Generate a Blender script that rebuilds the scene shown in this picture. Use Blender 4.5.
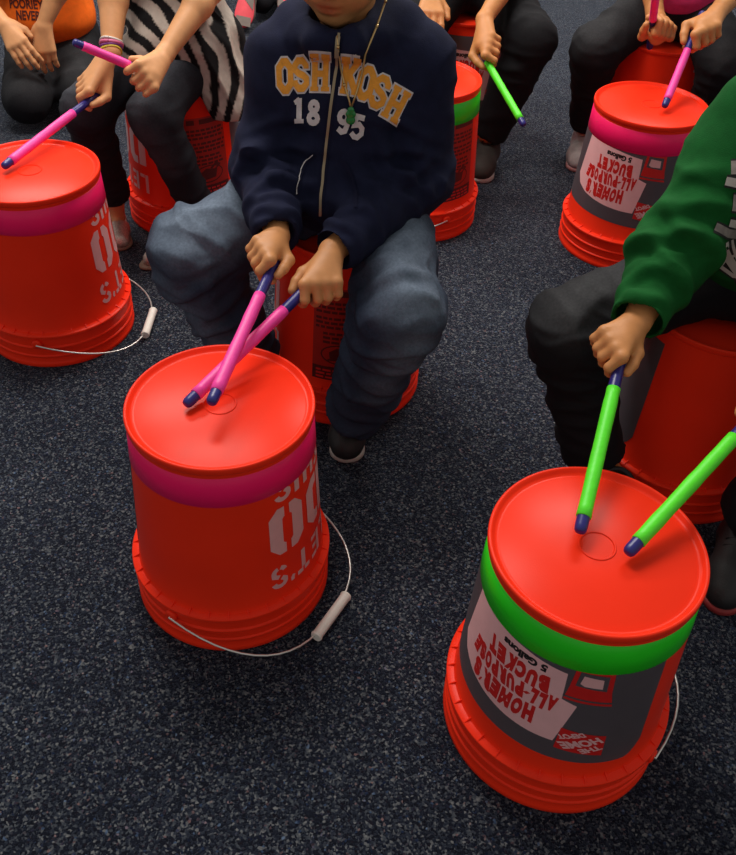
import bpy, bmesh, math, random
import numpy as np
from mathutils import Vector, Matrix
from mathutils.bvhtree import BVHTree

for _o in list(bpy.data.objects):
    bpy.data.objects.remove(_o, do_unlink=True)
SC = bpy.context.scene
COL = SC.collection
random.seed(7)

# ------------------------------------------------------------------ camera
cam_d = bpy.data.cameras.new('camera')
cam = bpy.data.objects.new('camera', cam_d)
COL.objects.link(cam)
SC.camera = cam
cam_d.sensor_fit = 'HORIZONTAL'
cam_d.sensor_width = 36.0
cam_d.lens = 36.0 * 917.66 / 736
cam_d.shift_y = -(427.5 - 378.2) / 736
cam_d.clip_start = 0.05
_p, _r = 0.6964, -0.0507
_cp, _sp, _c, _s = math.cos(_p), math.sin(_p), math.cos(_r), math.sin(_r)
_right = Vector((1, 0, 0)); _down = Vector((0, -_sp, -_cp)); _fwd = Vector((0, _cp, -_sp))
_r2 = _c * _right + _s * _down
_d2 = -_s * _right + _c * _down
cam.matrix_world = Matrix(((_r2.x, -_d2.x, -_fwd.x, 0), (_r2.y, -_d2.y, -_fwd.y, 0), (_r2.z, -_d2.z, -_fwd.z, 1.2168), (0, 0, 0, 1)))

# ------------------------------------------------------------------ world, ceiling lamps, exposure
w = bpy.data.worlds.new('room_air'); SC.world = w; w.use_nodes = True
w.node_tree.nodes['Background'].inputs[0].default_value = (1.0, 0.965, 0.93, 1)
w.node_tree.nodes['Background'].inputs[1].default_value = 0.36
def ceiling_lamp(x, y, power, sx=1.2, sy=0.6, col=(1.0, 0.95, 0.88)):
    l = bpy.data.lights.new('ceiling_panel', 'AREA'); l.shape = 'RECTANGLE'
    l.size = sx; l.size_y = sy; l.energy = power; l.color = col
    o = bpy.data.objects.new('ceiling_panel', l); COL.objects.link(o); o.location = (x, y, 2.75)
    return o
ceiling_lamp(-1.5, 3.6, 66)
ceiling_lamp(0.9, 3.6, 66)
ceiling_lamp(-0.6, 2.1, 49)
SC.view_settings.view_transform = 'Standard'
SC.view_settings.look = 'None'
SC.view_settings.gamma = 1.0
SC.view_settings.use_curve_mapping = False
SC.view_settings.exposure = 0.0

# ------------------------------------------------------------------ materials
MATS = {}
def mat(name, col, rough=0.6, var=0.0, vscale=40.0, bump=0.0, bscale=300.0, metallic=0.0, spec=0.5, attr=None, attr_col=None, sheen=0.0, coat=0.0, stretch=None):
    if name in MATS: return MATS[name]
    m = bpy.data.materials.new(name); m.use_nodes = True
    nt = m.node_tree; b = nt.nodes['Principled BSDF']
    b.inputs['Roughness'].default_value = rough
    b.inputs['Metallic'].default_value = metallic
    b.inputs['Specular IOR Level'].default_value = spec
    if sheen: b.inputs['Sheen Weight'].default_value = sheen
    if coat: b.inputs['Coat Weight'].default_value = coat; b.inputs['Coat Roughness'].default_value = 0.25
    tc = nt.nodes.new('ShaderNodeTexCoord')
    src = tc.outputs['Object']
    if stretch:
        mp = nt.nodes.new('ShaderNodeMapping'); mp.inputs['Scale'].default_value = stretch
        nt.links.new(src, mp.inputs['Vector']); src = mp.outputs['Vector']
    rgb = nt.nodes.new('ShaderNodeRGB'); rgb.outputs[0].default_value = (*col, 1)
    out = rgb.outputs[0]
    if attr:
        at = nt.nodes.new('ShaderNodeAttribute'); at.attribute_name = attr
        mx = nt.nodes.new('ShaderNodeMix'); mx.data_type = 'RGBA'
        mx.inputs[7].default_value = (*attr_col, 1)
        nt.links.new(at.outputs['Fac'], mx.inputs[0]); nt.links.new(out, mx.inputs[6])
        out = mx.outputs[2]
    if var:
        n = nt.nodes.new('ShaderNodeTexNoise'); n.inputs['Scale'].default_value = vscale; n.inputs['Detail'].default_value = 4
        nt.links.new(src, n.inputs['Vector'])
        mr = nt.nodes.new('ShaderNodeMapRange'); mr.inputs[1].default_value = 0.25; mr.inputs[2].default_value = 0.75
        mr.inputs[3].default_value = 1 - var; mr.inputs[4].default_value = 1 + var
        nt.links.new(n.outputs['Fac'], mr.inputs[0])
        vm = nt.nodes.new('ShaderNodeVectorMath'); vm.operation = 'SCALE'
        nt.links.new(out, vm.inputs[0]); nt.links.new(mr.outputs[0], vm.inputs['Scale'])
        out = vm.outputs[0]
    nt.links.new(out, b.inputs['Base Color'])
    if bump:
        n2 = nt.nodes.new('ShaderNodeTexNoise'); n2.inputs['Scale'].default_value = bscale; n2.inputs['Detail'].default_value = 3
        nt.links.new(tc.outputs['Object'], n2.inputs['Vector'])
        bp = nt.nodes.new('ShaderNodeBump'); bp.inputs['Strength'].default_value = bump; bp.inputs['Distance'].default_value = 0.002
        nt.links.new(n2.outputs['Fac'], bp.inputs['Height']); nt.links.new(bp.outputs[0], b.inputs['Normal'])
    MATS[name] = m
    return m

ORANGE = mat('orange_plastic', (0.92, 0.034, 0.010), 0.30, var=0.05, vscale=9, bump=0.04, bscale=500, spec=0.11)
PINKTAPE = mat('hot_pink_tape', (1.0, 0.010, 0.135), 0.38, spec=.3, var=0.02, vscale=30)
PINKWRAP = mat('pink_stick_tape', (0.92, 0.05, 0.36), 0.45, var=0.08, vscale=60, bump=0.2, bscale=150)
GREENTAPE = mat('green_tape', (0.02, 0.70, 0.012), 0.36, var=0.05, vscale=30)
GREENWRAP = mat('neon_green_stick_tape', (0.10, 0.85, 0.02), 0.45, var=0.06, vscale=60, bump=0.2, bscale=150)
BLUEWOOD = mat('blue_stick_paint', (0.020, 0.018, 0.17), 0.32, var=0.1, vscale=50)
WIRE = mat('handle_wire', (0.72, 0.70, 0.66), 0.3, metallic=0.75)
GRIP = mat('white_grip', (0.78, 0.73, 0.66), 0.5, var=0.04)
P_WHITE = mat('print_white', (0.86, 0.47, 0.48), 0.4, var=0.05)
P_PALE = mat('print_pale', (0.78, 0.42, 0.42), 0.4, var=0.06)
P_GREY = mat('print_grey', (0.085, 0.070, 0.080), 0.4, var=0.06)
P_RED = mat('print_red', (0.62, 0.014, 0.012), 0.4, var=0.05)
P_BLACK = mat('print_black', (0.012, 0.008, 0.008), 0.45)
P_FIELD = mat('print_deep_red', (0.40, 0.014, 0.006), 0.4, var=0.06)
P_DARK = mat('print_dark_brown', (0.085, 0.007, 0.005), 0.45, var=0.1)

def carpet():
    m = bpy.data.materials.new('speckled_carpet'); m.use_nodes = True
    nt = m.node_tree; b = nt.nodes['Principled BSDF']
    b.inputs['Roughness'].default_value = 0.95; b.inputs['Specular IOR Level'].default_value = 0.15
    b.inputs['Sheen Weight'].default_value = 0.27; b.inputs['Sheen Roughness'].default_value = 0.33; b.inputs['Sheen Tint'].default_value = (.72, .82, 1, 1)
    tc = nt.nodes.new('ShaderNodeTexCoord')
    def noise(scale, detail=2, rough=0.6):
        n = nt.nodes.new('ShaderNodeTexNoise'); n.inputs['Scale'].default_value = scale; n.inputs['Detail'].default_value = detail; n.inputs['Roughness'].default_value = rough
        nt.links.new(tc.outputs['Object'], n.inputs['Vector']); return n
    def ramp(src, stops):
        r = nt.nodes.new('ShaderNodeValToRGB'); e = r.color_ramp.elements
        while len(e) < len(stops): e.new(0.5)
        for i, (p, c) in enumerate(stops): e[i].position = p; e[i].color = (*c, 1)
        nt.links.new(src, r.inputs[0]); return r
    v = nt.nodes.new('ShaderNodeTexVoronoi'); v.inputs['Scale'].default_value = 330
    nt.links.new(tc.outputs['Object'], v.inputs['Vector'])
    sep = nt.nodes.new('ShaderNodeSeparateColor'); nt.links.new(v.outputs['Color'], sep.inputs[0])
    n1 = noise(120, 3, 0.7)
    add = nt.nodes.new('ShaderNodeMath'); add.operation = 'MULTIPLY_ADD'; add.inputs[1].default_value = 0.62; 
    nt.links.new(sep.outputs[0], add.inputs[0])
    ml = nt.nodes.new('ShaderNodeMath'); ml.operation = 'MULTIPLY'; ml.inputs[1].default_value = 0.55
    nt.links.new(n1.outputs['Fac'], ml.inputs[0]); nt.links.new(ml.outputs[0], add.inputs[2])
    r1 = ramp(add.outputs[0], [(0.25, (0.0025, 0.0035, 0.008)), (0.55, (0.006, 0.0085, 0.017)), (0.70, (0.016, 0.021, 0.034)), (0.82, (0.050, 0.058, 0.070)), (0.95, (0.14, 0.145, 0.15))])
    r2 = ramp(sep.outputs[1], [(0.0, (1.0, 1.0, 1.0)), (0.86, (1.0, 1.0, 1.0)), (0.93, (1.5, 0.8, 0.75)), (0.97, (0.7, 1.0, 1.5))])
    mx = nt.nodes.new('ShaderNodeMix'); mx.data_type = 'RGBA'; mx.blend_type = 'MULTIPLY'; mx.inputs[0].default_value = 1
    nt.links.new(r1.outputs[0], mx.inputs[6]); nt.links.new(r2.outputs[0], mx.inputs[7])
    nt.links.new(mx.outputs[2], b.inputs['Base Color'])
    bp = nt.nodes.new('ShaderNodeBump'); bp.inputs['Strength'].default_value = 0.9; bp.inputs['Distance'].default_value = 0.004
    nt.links.new(add.outputs[0], bp.inputs['Height']); nt.links.new(bp.outputs[0], b.inputs['Normal'])
    return m
CARPET = carpet()

# ------------------------------------------------------------------ object helpers
def link(name, me, m=None, parent=None, smooth=True):
    o = bpy.data.objects.new(name, me); COL.objects.link(o)
    if m is not None and not me.materials: me.materials.append(m)
    if smooth and len(me.polygons):
        me.polygons.foreach_set('use_smooth', np.ones(len(me.polygons), dtype=bool))
    if parent is not None: o.parent = parent
    return o
def empty(name, loc=(0, 0, 0), rz=0.0):
    o = bpy.data.objects.new(name, None); COL.objects.link(o); o.location = loc; o.rotation_euler = (0, 0, rz)
    o.empty_display_size = 0.05
    return o
def tag(o, label, cat, group=None):
    o['label'] = label; o['category'] = cat
    if group: o['group'] = group
    return o
def mesh_py(name, v, f):
    me = bpy.data.meshes.new(name); me.from_pydata([tuple(map(float, a)) for a in v], [], f); me.validate(); return me
def mesh_np(name, V, F):
    me = bpy.data.meshes.new(name); n = len(V); q = len(F); k = F.shape[1]
    me.vertices.add(n); me.vertices.foreach_set('co', np.asarray(V, np.float32).ravel())
    me.loops.add(q * k); me.loops.foreach_set('vertex_index', np.asarray(F, np.int32).ravel())
    me.polygons.add(q); me.polygons.foreach_set('loop_start', np.arange(0, q * k, k, dtype=np.int32))
    me.update(calc_edges=True); me.validate()
    return me
def sharp(me, deg):
    bm = bmesh.new(); bm.from_mesh(me)
    for e in bm.edges:
        if len(e.link_faces) == 2 and e.calc_face_angle(0) > math.radians(deg): e.smooth = False
    bm.to_mesh(me); bm.free()
def lathe(profile, n=96):
    v, f = [], []
    m = len(profile)
    for i in range(n):
        a = 2 * math.pi * i / n
        for r, z in profile: v.append((r * math.cos(a), r * math.sin(a), z))
    for i in range(n):
        j = (i + 1) % n
        for k in range(m - 1):
            f.append((i * m + k, j * m + k, j * m + k + 1, i * m + k + 1))
    return v, f
def tube(pts, r, n=8, cap=True):
    pts = [Vector(p) for p in pts]; v, f = [], []
    rs = r if isinstance(r, (list, tuple)) else [r] * len(pts)
    t0 = (pts[1] - pts[0]).normalized()
    up = Vector((0, 0, 1)) if abs(t0.z) < 0.9 else Vector((1, 0, 0))
    nrm = (up - t0 * up.dot(t0)).normalized()
    for i, p in enumerate(pts):
        a = pts[max(i - 1, 0)]; b = pts[min(i + 1, len(pts) - 1)]
        t = (b - a).normalized(); nrm = (nrm - t * nrm.dot(t)).normalized(); bi = t.cross(nrm)
        for k in range(n):
            an = 2 * math.pi * k / n
            v.append(p + (nrm * math.cos(an) + bi * math.sin(an)) * rs[i])
    for i in range(len(pts) - 1):
        for k in range(n):
            l = (k + 1) % n
            f.append((i * n + k, i * n + l, (i + 1) * n + l, (i + 1) * n + k))
    if cap:
        f.append(tuple(range(n - 1, -1, -1))); f.append(tuple(range((len(pts) - 1) * n, len(pts) * n)))
    return v, f
def join(*vf):
    V, F = [], []
    for v, f in vf:
        o = len(V); V += list(v); F += [tuple(i + o for i in q) for q in f]
    return V, F
def unit(v):
    v = np.asarray(v, float); return v / np.linalg.norm(v)

# ------------------------------------------------------------------ floor
me = mesh_py('floor', [(-7, -3, 0), (7, -3, 0), (7, 9, 0), (-7, 9, 0)], [(0, 1, 2, 3)])
fl = link('floor', me, CARPET, smooth=False); fl['kind'] = 'structure'
fl['label'] = 'dark navy speckled loop carpet floor'

# ------------------------------------------------------------------ flat print: stroke letters and font letters as 2D triangles
def subdivide2d(V, F, maxlen):
    bm = bmesh.new(); vs = [bm.verts.new((a[0], a[1], 0)) for a in V]
    for q in F:
        try: bm.faces.new([vs[i] for i in q])
        except ValueError: pass
    bmesh.ops.triangulate(bm, faces=bm.faces[:])
    for _ in range(5):
        es = [e for e in bm.edges if e.calc_length() > maxlen]
        if not es: break
        bmesh.ops.subdivide_edges(bm, edges=es, cuts=1)
        bmesh.ops.triangulate(bm, faces=bm.faces[:])
    bm.verts.index_update()
    V2 = [(v.co.x, v.co.y) for v in bm.verts]; F2 = [tuple(v.index for v in f.verts) for f in bm.faces]
    bm.free(); return V2, F2
def stroke2d(pts, wd, closed=False):
    P = [np.array(p, float) for p in pts]; n = len(P); L, R = [], []
    for i in range(n):
        if closed: a, b, c = P[i - 1], P[i], P[(i + 1) % n]
        else: a, b, c = P[max(i - 1, 0)], P[i], P[min(i + 1, n - 1)]
        d1 = b - a; d2 = c - b
        if np.linalg.norm(d1) < 1e-9: d1 = d2
        if np.linalg.norm(d2) < 1e-9: d2 = d1
        d1 = unit(d1); d2 = unit(d2); n1 = np.array([-d1[1], d1[0]]); n2 = np.array([-d2[1], d2[0]])
        m = unit(n1 + n2); s = wd / 2 / max(0.45, float(m @ n1))
        L.append(b + m * s); R.append(b - m * s)
    V = L + R; F = []
    for i in range(n if closed else n - 1):
        j = (i + 1) % n; F.append((n + i, n + j, j, i))
    return V, F
def arc(cx, cy, rx, ry, a0, a1, n=8):
    return [(cx + rx * math.cos(math.radians(a0 + (a1 - a0) * i / n)), cy + ry * math.sin(math.radians(a0 + (a1 - a0) * i / n))) for i in range(n + 1)]
# stencil letters, cell 0.62 wide, 1 high
def stencil(ch):
    t = 0.19; g = 0.06
    if ch == 'O': return [([(.265, .90), (.20, .90), (.115, .79), (.115, .21), (.20, .10), (.265, .10)], .215), ([(.355, .90), (.42, .90), (.505, .79), (.505, .21), (.42, .10), (.355, .10)], .215)]
    if ch == 'D': return [([(.11, 0), (.11, 1)], .215), ([(.275, .90), (.40, .90), (.505, .78), (.505, .22), (.40, .10), (.275, .10)], .21)]
    if ch == 'L': return [([(.10, 0), (.10, 1)], t), ([(.24, .09), (.56, .09)], .18)]
    if ch == 'E': return [([(.10, 0), (.10, 1)], t), ([(.24, .09), (.56, .09)], .17), ([(.24, .91), (.56, .91)], .17), ([(.24, .5), (.5, .5)], .17)]
    if ch == 'T': return [([(.31, 0), (.31, .80)], t), ([(.02, .91), (.27, .91)], .18), ([(.35, .91), (.60, .91)], .18)]
    if ch == 'S': return [([(.52, .74)] + arc(.31, .73, .2, .18, 15, 165, 8)[0:] + [(.12, .66), (.24, .55)], .17), ([(.33, .50), (.50, .40)] + arc(.31, .27, .2, .18, 10, -75, 6), .17), ([(.27, .085)] + arc(.31, .27, .2, .185, -105, -170, 5), .17)]
    if ch == 'H': return [([(.10, 0), (.10, 1)], t), ([(.52, 0), (.52, 1)], t), ([(.23, .5), (.39, .5)], .18)]
    if ch == 'I': return [([(.31, 0), (.31, 1)], t)]
    if ch == "'": return [([(.10, 1), (.10, .86), (.04, .76)], .13)]
    if ch == '.': return [([(.1, 0), (.1, .18)], .18)]
    return []
# slab serif varsity letters
def varsity(ch):
    t = .235; s = .13
    def ser(x, y, wd=.34): return ([(x - wd / 2, y), (x + wd / 2, y)], s)
    if ch == 'O': return [([(.32, .10), (.15, .27), (.15, .73), (.32, .90), (.46, .90), (.63, .73), (.63, .27), (.46, .10)], t, True)]
    if ch == 'S': return [([(.62, .66), (.62, .76), (.48, .90), (.29, .90), (.15, .77), (.15, .64), (.28, .54), (.50, .46), (.63, .36), (.63, .23), (.48, .10), (.29, .10), (.15, .24), (.15, .34)], t * .92)]
    if ch == 'H': return [([(.17, .03), (.17, .97)], t), ([(.61, .03), (.61, .97)], t), ([(.17, .5), (.61, .5)], .2), ser(.17, .06), ser(.17, .94), ser(.61, .06), ser(.61, .94)]
    if ch == 'K': return [([(.17, .03), (.17, .97)], t), ([(.2, .42), (.62, .94)], t * .9), ([(.32, .56), (.64, .05)], t), ser(.17, .06), ser(.17, .94), ser(.62, .06, .3), ser(.60, .94, .28)]
    if ch == '1': return [([(.3, .03), (.3, .95)], t), ([(.08, .78), (.3, .92)], .16), ser(.3, .06, .44)]
    if ch == '8': return [(arc(.33, .73, .17, .17, 0, 330, 11), .2, True), (arc(.33, .27, .21, .18, 0, 330, 11), .2, True)]
    if ch == '9': return [(arc(.33, .68, .2, .21, 0, 330, 11), .2, True), ([(.55, .7), (.54, .4), (.46, .15), (.3, .09), (.12, .2)], .2)]
    if ch == '5': return [([(.56, .9), (.2, .9), (.17, .55), (.38, .62), (.55, .5), (.57, .28), (.42, .1), (.25, .1), (.1, .22)], .19)]
    return []
def glyph2d(strokes, extra=0.0):
    V, F = [], []
    for s in strokes:
        pts, wd = s[0], s[1]; cl = len(s) > 2 and s[2]
        if extra and not cl:   # lengthen the ends for an outline
            p0, p1 = np.array(pts[0], float), np.array(pts[1], float); q0, q1 = np.array(pts[-1], float), np.array(pts[-2], float)
            pts = [tuple(p0 + unit(p0 - p1) * extra / 2)] + list(pts[1:-1]) + [tuple(q0 + unit(q0 - q1) * extra / 2)]
        v, f = stroke2d(pts, wd + extra, cl); o = len(V); V += v; F += [tuple(i + o for i in q) for q in f]
    return V, F
def font2d(txt, bold=0.02):
    cu = bpy.data.curves.new('txt', 'FONT'); cu.body = txt; cu.size = 1.0; cu.offset = bold; cu.align_x = 'LEFT'; cu.resolution_u = 3
    o = bpy.data.objects.new('txt', cu); COL.objects.link(o)
    dg = bpy.context.evaluated_depsgraph_get(); dg.update()
    me = bpy.data.meshes.new_from_object(o.evaluated_get(dg))
    V = [(v.co.x, v.co.y) for v in me.vertices]; F = [tuple(p.vertices) for p in me.polygons]
    bpy.data.objects.remove(o); bpy.data.curves.remove(cu); bpy.data.meshes.remove(me)
    A = np.array(V); A = (A - A.min(0)) / np.maximum(A.max(0) - A.min(0), 1e-6)   # fit to the unit box
    return [tuple(a) for a in A], F

# ------------------------------------------------------------------ buckets (upside down)
def brad(z): return .129 + (.357 - z) / (.357 - .082) * .014
BUCKET_PROFILE = [(0.0, .3655), (.0195, .3655), (.0205, .3668), (.0222, .3668), (.0232, .3655), (.110, .3645), (.1175, .3618), (.1215, .3616), (.1245, .3640), (.1266, .3672), (.1284, .3681), (.1302, .3680), (.1314, .3668), (.1317, .3640), (.1315, .3585), (.1308, .3572), (.1292, .3568),
    (brad(.30), .30), (brad(.22), .22), (brad(.15), .15), (.1428, .0850), (.1445, .0815), (.1535, .0800), (.1546, .0790), (.1547, .0750), (.1538, .0738), (.1502, .0728), (.1498, .0520), (.1524, .0505), (.1530, .0488), (.1526, .0470), (.1502, .0455), (.1500, .0300), (.1522, .0288), (.1528, .0270), (.1522, .0252), (.1504, .0240), (.1504, .0120), (.1520, .0100), (.1527, .0060), (.1527, .0012), (.1518, 0.0), (.1450, 0.0), (.1435, .02), (.1400, .08), (.1260, .355), (0.0, .360)]
_bv, _bf = lathe(BUCKET_PROFILE, 112)
# thin gusset ribs on top of the flange
for i in range(32):
    a = 2 * math.pi * (i + .5) / 32; ca, sa = math.cos(a), math.sin(a); tw = .0007
    q = []
    for r, z in ((.1432, .079), (.1432, .0860), (.1538, .0803), (.1538, .079)):
        for s in (-1, 1): q.append((r * ca - s * tw * sa, r * sa + s * tw * ca, z))
    o = len(_bv); _bv += q
    _bf += [tuple(o + k for k in t) for t in ((0, 2, 3, 1), (2, 4, 5, 3), (4, 6, 7, 5), (0, 6, 4, 2), (1, 3, 5, 7))]
BODY_ME = mesh_py('bucket_body', _bv, _bf); BODY_ME.materials.append(ORANGE)
_bm = bmesh.new(); _bm.from_mesh(BODY_ME); bmesh.ops.remove_doubles(_bm, verts=_bm.verts[:], dist=1e-5); bmesh.ops.recalc_face_normals(_bm, faces=_bm.faces[:]); _bm.to_mesh(BODY_ME); _bm.free()
BODY_ME.polygons.foreach_set('use_smooth', np.ones(len(BODY_ME.polygons), dtype=bool)); sharp(BODY_ME, 50)
def tape_mesh(name, m, z0=.2985, z1=.3495):
    prof = [(brad(z0) + .0002, z0 - .0004), (brad(z0) + .0009, z0), (brad((z0 + z1) / 2) + .0009, (z0 + z1) / 2), (brad(z1) + .0009, z1), (brad(z1) + .0002, z1 + .0004)]
    v, f = lathe(prof, 96)
    V, F = v, f
    me = mesh_py(name, V, F); me.materials.append(m); return me
TAPE = {'pink': tape_mesh('tape_pink', PINKTAPE), 'green': tape_mesh('tape_green', GREENTAPE)}
def wrap(V2, F2, off=.0006, maxlen=.009):
    """2D print (x = arc length at r .136 measured as azimuth in metres, y = height z) wrapped on the cone; azimuth 0 looks along -Y"""
    V2, F2 = subdivide2d(V2, F2, maxlen)
    V = []
    for x, z in V2:
        a = -math.pi / 2 + x / .136; r = brad(z) + off
        V.append((r * math.cos(a), r * math.sin(a), z))
    F3 = []
    for q in F2:
        p = [np.array(V[i]) for i in q]; n = np.cross(p[1] - p[0], p[2] - p[0])
        F3.append(q if n[0] * p[0][0] + n[1] * p[0][1] > 0 else q[::-1])
    return V, F3
AZ = lambda d: math.radians(d) * .136
def quadmap(V, c):
    """unit box -> four corners (u=0,v=0),(1,0),(1,1),(0,1)"""
    c = [np.array(k, float) for k in c]
    return [tuple((1 - u) * (1 - v) * c[0] + u * (1 - v) * c[1] + u * v * c[2] + (1 - u) * v * c[3]) for u, v in V]
def make_print(name, parts, az):
    """parts: list of (V,F,material,layer); azimuth offset az in degrees"""
    out = []
    for pn, V, F, m, layer in parts:
        V = [(x + AZ(az), z) for x, z in V]
        v, f = wrap(V, F, .00035 + .00022 * layer)
        me = mesh_py(pn, v, f); me.materials.append(m); out.append((pn, me))
    return out
def poly(pts): return [tuple(p) for p in pts], [tuple(range(len(pts)))]
def A(p): return (AZ(p[0]), p[1])
def rect(a0, a1, z0, z1): return poly([A((a0, z0)), A((a1, z0)), A((a1, z1)), A((a0, z1))])
def inv_text(txt, aL, aR, z0, z1, bold, slant=0.0):
    """text printed on the upright pail, so here upside down: reads from right to left, feet up"""
    V, F = font2d(txt, bold)
    return quadmap(V, [A((aR, z1 + slant)), A((aL, z1)), A((aL, z0)), A((aR, z0 + slant))]), F
PRINTS = {}
def homer_parts():
    P = []
    g = [(-100, .33), (-100, .150), (-90, .128), (-60, .125)] + [(-60 + 6 * i, .125 - .00012 * i * i) for i in range(1, 17)] + [(45, .104), (54, .112), (57, .135), (57, .31), (57, .33)]
    # built as columns so that it wraps cleanly
    cols = np.linspace(-100, 57, 54); V, F = [], []
    for i, a in enumerate(cols):
        lo = .125 - .00000245 * max(a + 60, 0) ** 2 * .6
        e = min(a + 100, 57 - a); lo += .03 * max(0, 1 - e / 9.0) ** 2
        V += [A((a, lo)), A((a, .335))]
        if i: F.append((2 * i - 2, 2 * i, 2 * i + 1, 2 * i - 1))
    P.append(('grey_label', V, F, P_GREY, 0))
    P.append(('white_panel', *poly([A(p) for p in [(-60, .299), (-54.5, .225), (-58.5, .205), (-66, .196), (-60, .176), (-48, .166), (-34, .161), (-20, .1575), (-6, .1555), (6.8, .1545), (13.4, .2322), (5.2, .2404), (4.6, .288), (-20, .296), (-40, .299)]]), P_WHITE, 1))
    ln = [("HOMER'S", -5.2, -48, .168, .203, .085, .004), ('ALL-PURPOSE', 4.0, -52, .2055, .236, .085, .004), ('BUCKET', -2.0, -41, .239, .2705, .09, .001)]
    rnd = random.Random(11)
    for t, aR, aL, z0, z1, b, sl in ln:
        wts = [{"'": .3, '-': .5, 'M': 1.15, 'L': .85}.get(ch, 1.0) for ch in t]; tot = sum(wts); x = 0.0
        for ch, wt in zip(t, wts):
            l = aR + (aL - aR) * (x + .06) / tot; r = aR + (aL - aR) * (x + wt - .06) / tot; x += wt
            V, F = font2d(ch, b); j = [rnd.uniform(-.0016, .0016) for _ in range(4)]; tl = rnd.uniform(-1.1, 1.1)
            f0 = lambda az: sl * (aL - az) / (aL - aR)
            lo, hi = (z0, z1) if ch not in "'-" else ((z0, z0 + .011) if ch == "'" else (z0 + .012, z0 + .019))
            V = quadmap(V, [A((l + tl, hi + f0(l) + j[0])), A((r + tl, hi + f0(r) + j[1])), A((r - tl, lo + f0(r) + j[2])), A((l - tl, lo + f0(l) + j[3]))]); P.append(('letter', V, F, P_RED, 2))
    V, F = inv_text('5 Gallons', -32, -5.5, .2755, .2885, .055); P.append(('lettering', V, F, P_BLACK, 2))
    # printed drawing of a pail, upside down, with a pale picture on it
    P.append(('printed_pail', *poly([A(p) for p in [(5.6, .243), (30.5, .236), (28.5, .262), (27.5, .30), (8.2, .305), (7.0, .268)]]), P_RED, 2))
    P.append(('printed_pail_rim', *poly([A(p) for p in [(5.0, .2475), (30.8, .2405), (30.8, .2435), (5.0, .2505)]]), P_GREY, 3))
    P.append(('printed_pail_picture', *poly([A(p) for p in [(9.5, .272), (25.5, .266), (25.0, .294), (10.5, .298)]]), P_GREY, 3))
    P.append(('printed_patch', *poly([A(p) for p in [(11.5, .277), (14, .273), (23, .271), (22.5, .288), (12.5, .292)]]), P_PALE, 4))
    # square logo with diagonal stencil lettering
    lg = [(8.0, .1425), (33.5, .1300), (33.0, .1725), (9.0, .1855)]
    P.append(('logo_square', *poly([A(p) for p in lg]), P_RED, 2))
    for t, cx, cy, hw, hh in (('THE', .27, .27, .26, .11), ('HOME', .50, .50, .50, .155), ('DEPOT', .74, .76, .33, .10)):
        V, F = font2d(t, .05); W = []
        an = math.radians(38)
        for u, v in V:
            dx, dy = (u - .5) * 2 * hw, (v - .5) * 2 * hh
            W.append((cx + dx * math.cos(an) - dy * math.sin(an), 1 - cy + dx * math.sin(an) + dy * math.cos(an)))
        c = [A(p) for p in lg]   # upright logo turned half round
        W = quadmap(W, [c[2], c[3], c[0], c[1]]); P.append(('logo_lettering', W, F, P_PALE, 3))
    return P
def slogan_parts():
    P = []
    def row(txt, z0, z1, cellw, wd):
        x = 0; cells = []
        for ch in txt:
            adv = .26 if ch in "'." else (.42 if ch == 'I' else .72)
            cells.append((ch, x)); x += adv
        tot = x - .1; sc = wd / tot
        for ch, x0 in cells:
            V, F = glyph2d(stencil(ch))
            if not V: continue
            sh = -.11 if ch == 'I' else 0
            W = [(wd / 2 - (a + x0 + sh) * sc, z1 - b * (z1 - z0)) for a, b in V]
            P.append(('lettering', W, F, P_PALE, 1))
    row("THIS.", .277, .322, .62, AZ(60)); row('DO', .176, .266, .62, AZ(58)); row("LET'S", .106, .153, .62, AZ(60))
    return P
def warning_parts():
    P = []; rnd = random.Random(3)
    P.append(('warning_panel', *rect(-22, 22, .104, .135), P_DARK, 1)); P.append(('warning_field', *rect(-22, 22, .135, .304), P_FIELD, 0))
    for k in range(9):
        z = .2765 - .0095 * k - (.004 if k > 2 else 0) - (.004 if k > 5 else 0)
        x = -20 + (6 if k > 5 else 0)
        while x < (20 if k < 6 else 14):
            wd = rnd.uniform(2.5, 6); P.append(('fine_print', *rect(x, min(x + wd, 21), z - .0055, z), P_DARK, 1)); x += wd + 1.1
    for a0, a1 in ((-19, -11), (-6, 20)): P.append(('warning_word', *rect(a0, a1, .288, .300), P_DARK, 1))
    # pictogram of a tipping pail inside a circle with a bar
    V, F = stroke2d([A((0 + 15 * math.cos(t), .163 + .021 * math.sin(t))) for t in np.linspace(0, 2 * math.pi, 25)[:-1]], .003, True); P.append(('pictogram', V, F, P_DARK, 1))
    P.append(('pictogram', *poly([A(p) for p in [(-8, .148), (7, .152), (9, .172), (-3, .178), (-9, .168)]]), P_DARK, 1))
    V, F = stroke2d([A((-10, .149)), A((10, .177))], .004); P.append(('pictogram', V, F, P_DARK, 1))
    V, F = stroke2d([A((2, .176)), A((8, .186)), A((13, .180))], .006); P.append(('pictogram', V, F, P_DARK, 1))
    for z in (.126, .118, .110):
        x = -19
        while x < 18:
            wd = rnd.uniform(3, 7); P.append(('fine_print', *rect(x, min(x + wd, 20), z - .0022, z + .0022), P_RED, 2)); x += wd + 1.5
    return P
def merge_parts(parts):
    """fine print too small to pick apart: one piece per name"""
    out = {}
    for pn, V, F, m, l in parts:
        if pn in ('fine_print',): key = (pn, m.name, l)
        else: key = (pn, len(out), l)
        if key in out:
            o = len(out[key][1]); out[key][1].extend(V); out[key][2].extend([tuple(i + o for i in q) for q in F])
        else: out[key] = [pn, list(V), list(F), m, l]
    return [tuple(v) for v in out.values()]
PARTS = {'homer': merge_parts(homer_parts()), 'slogan': merge_parts(slogan_parts()), 'warning': merge_parts(warning_parts())}
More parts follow.
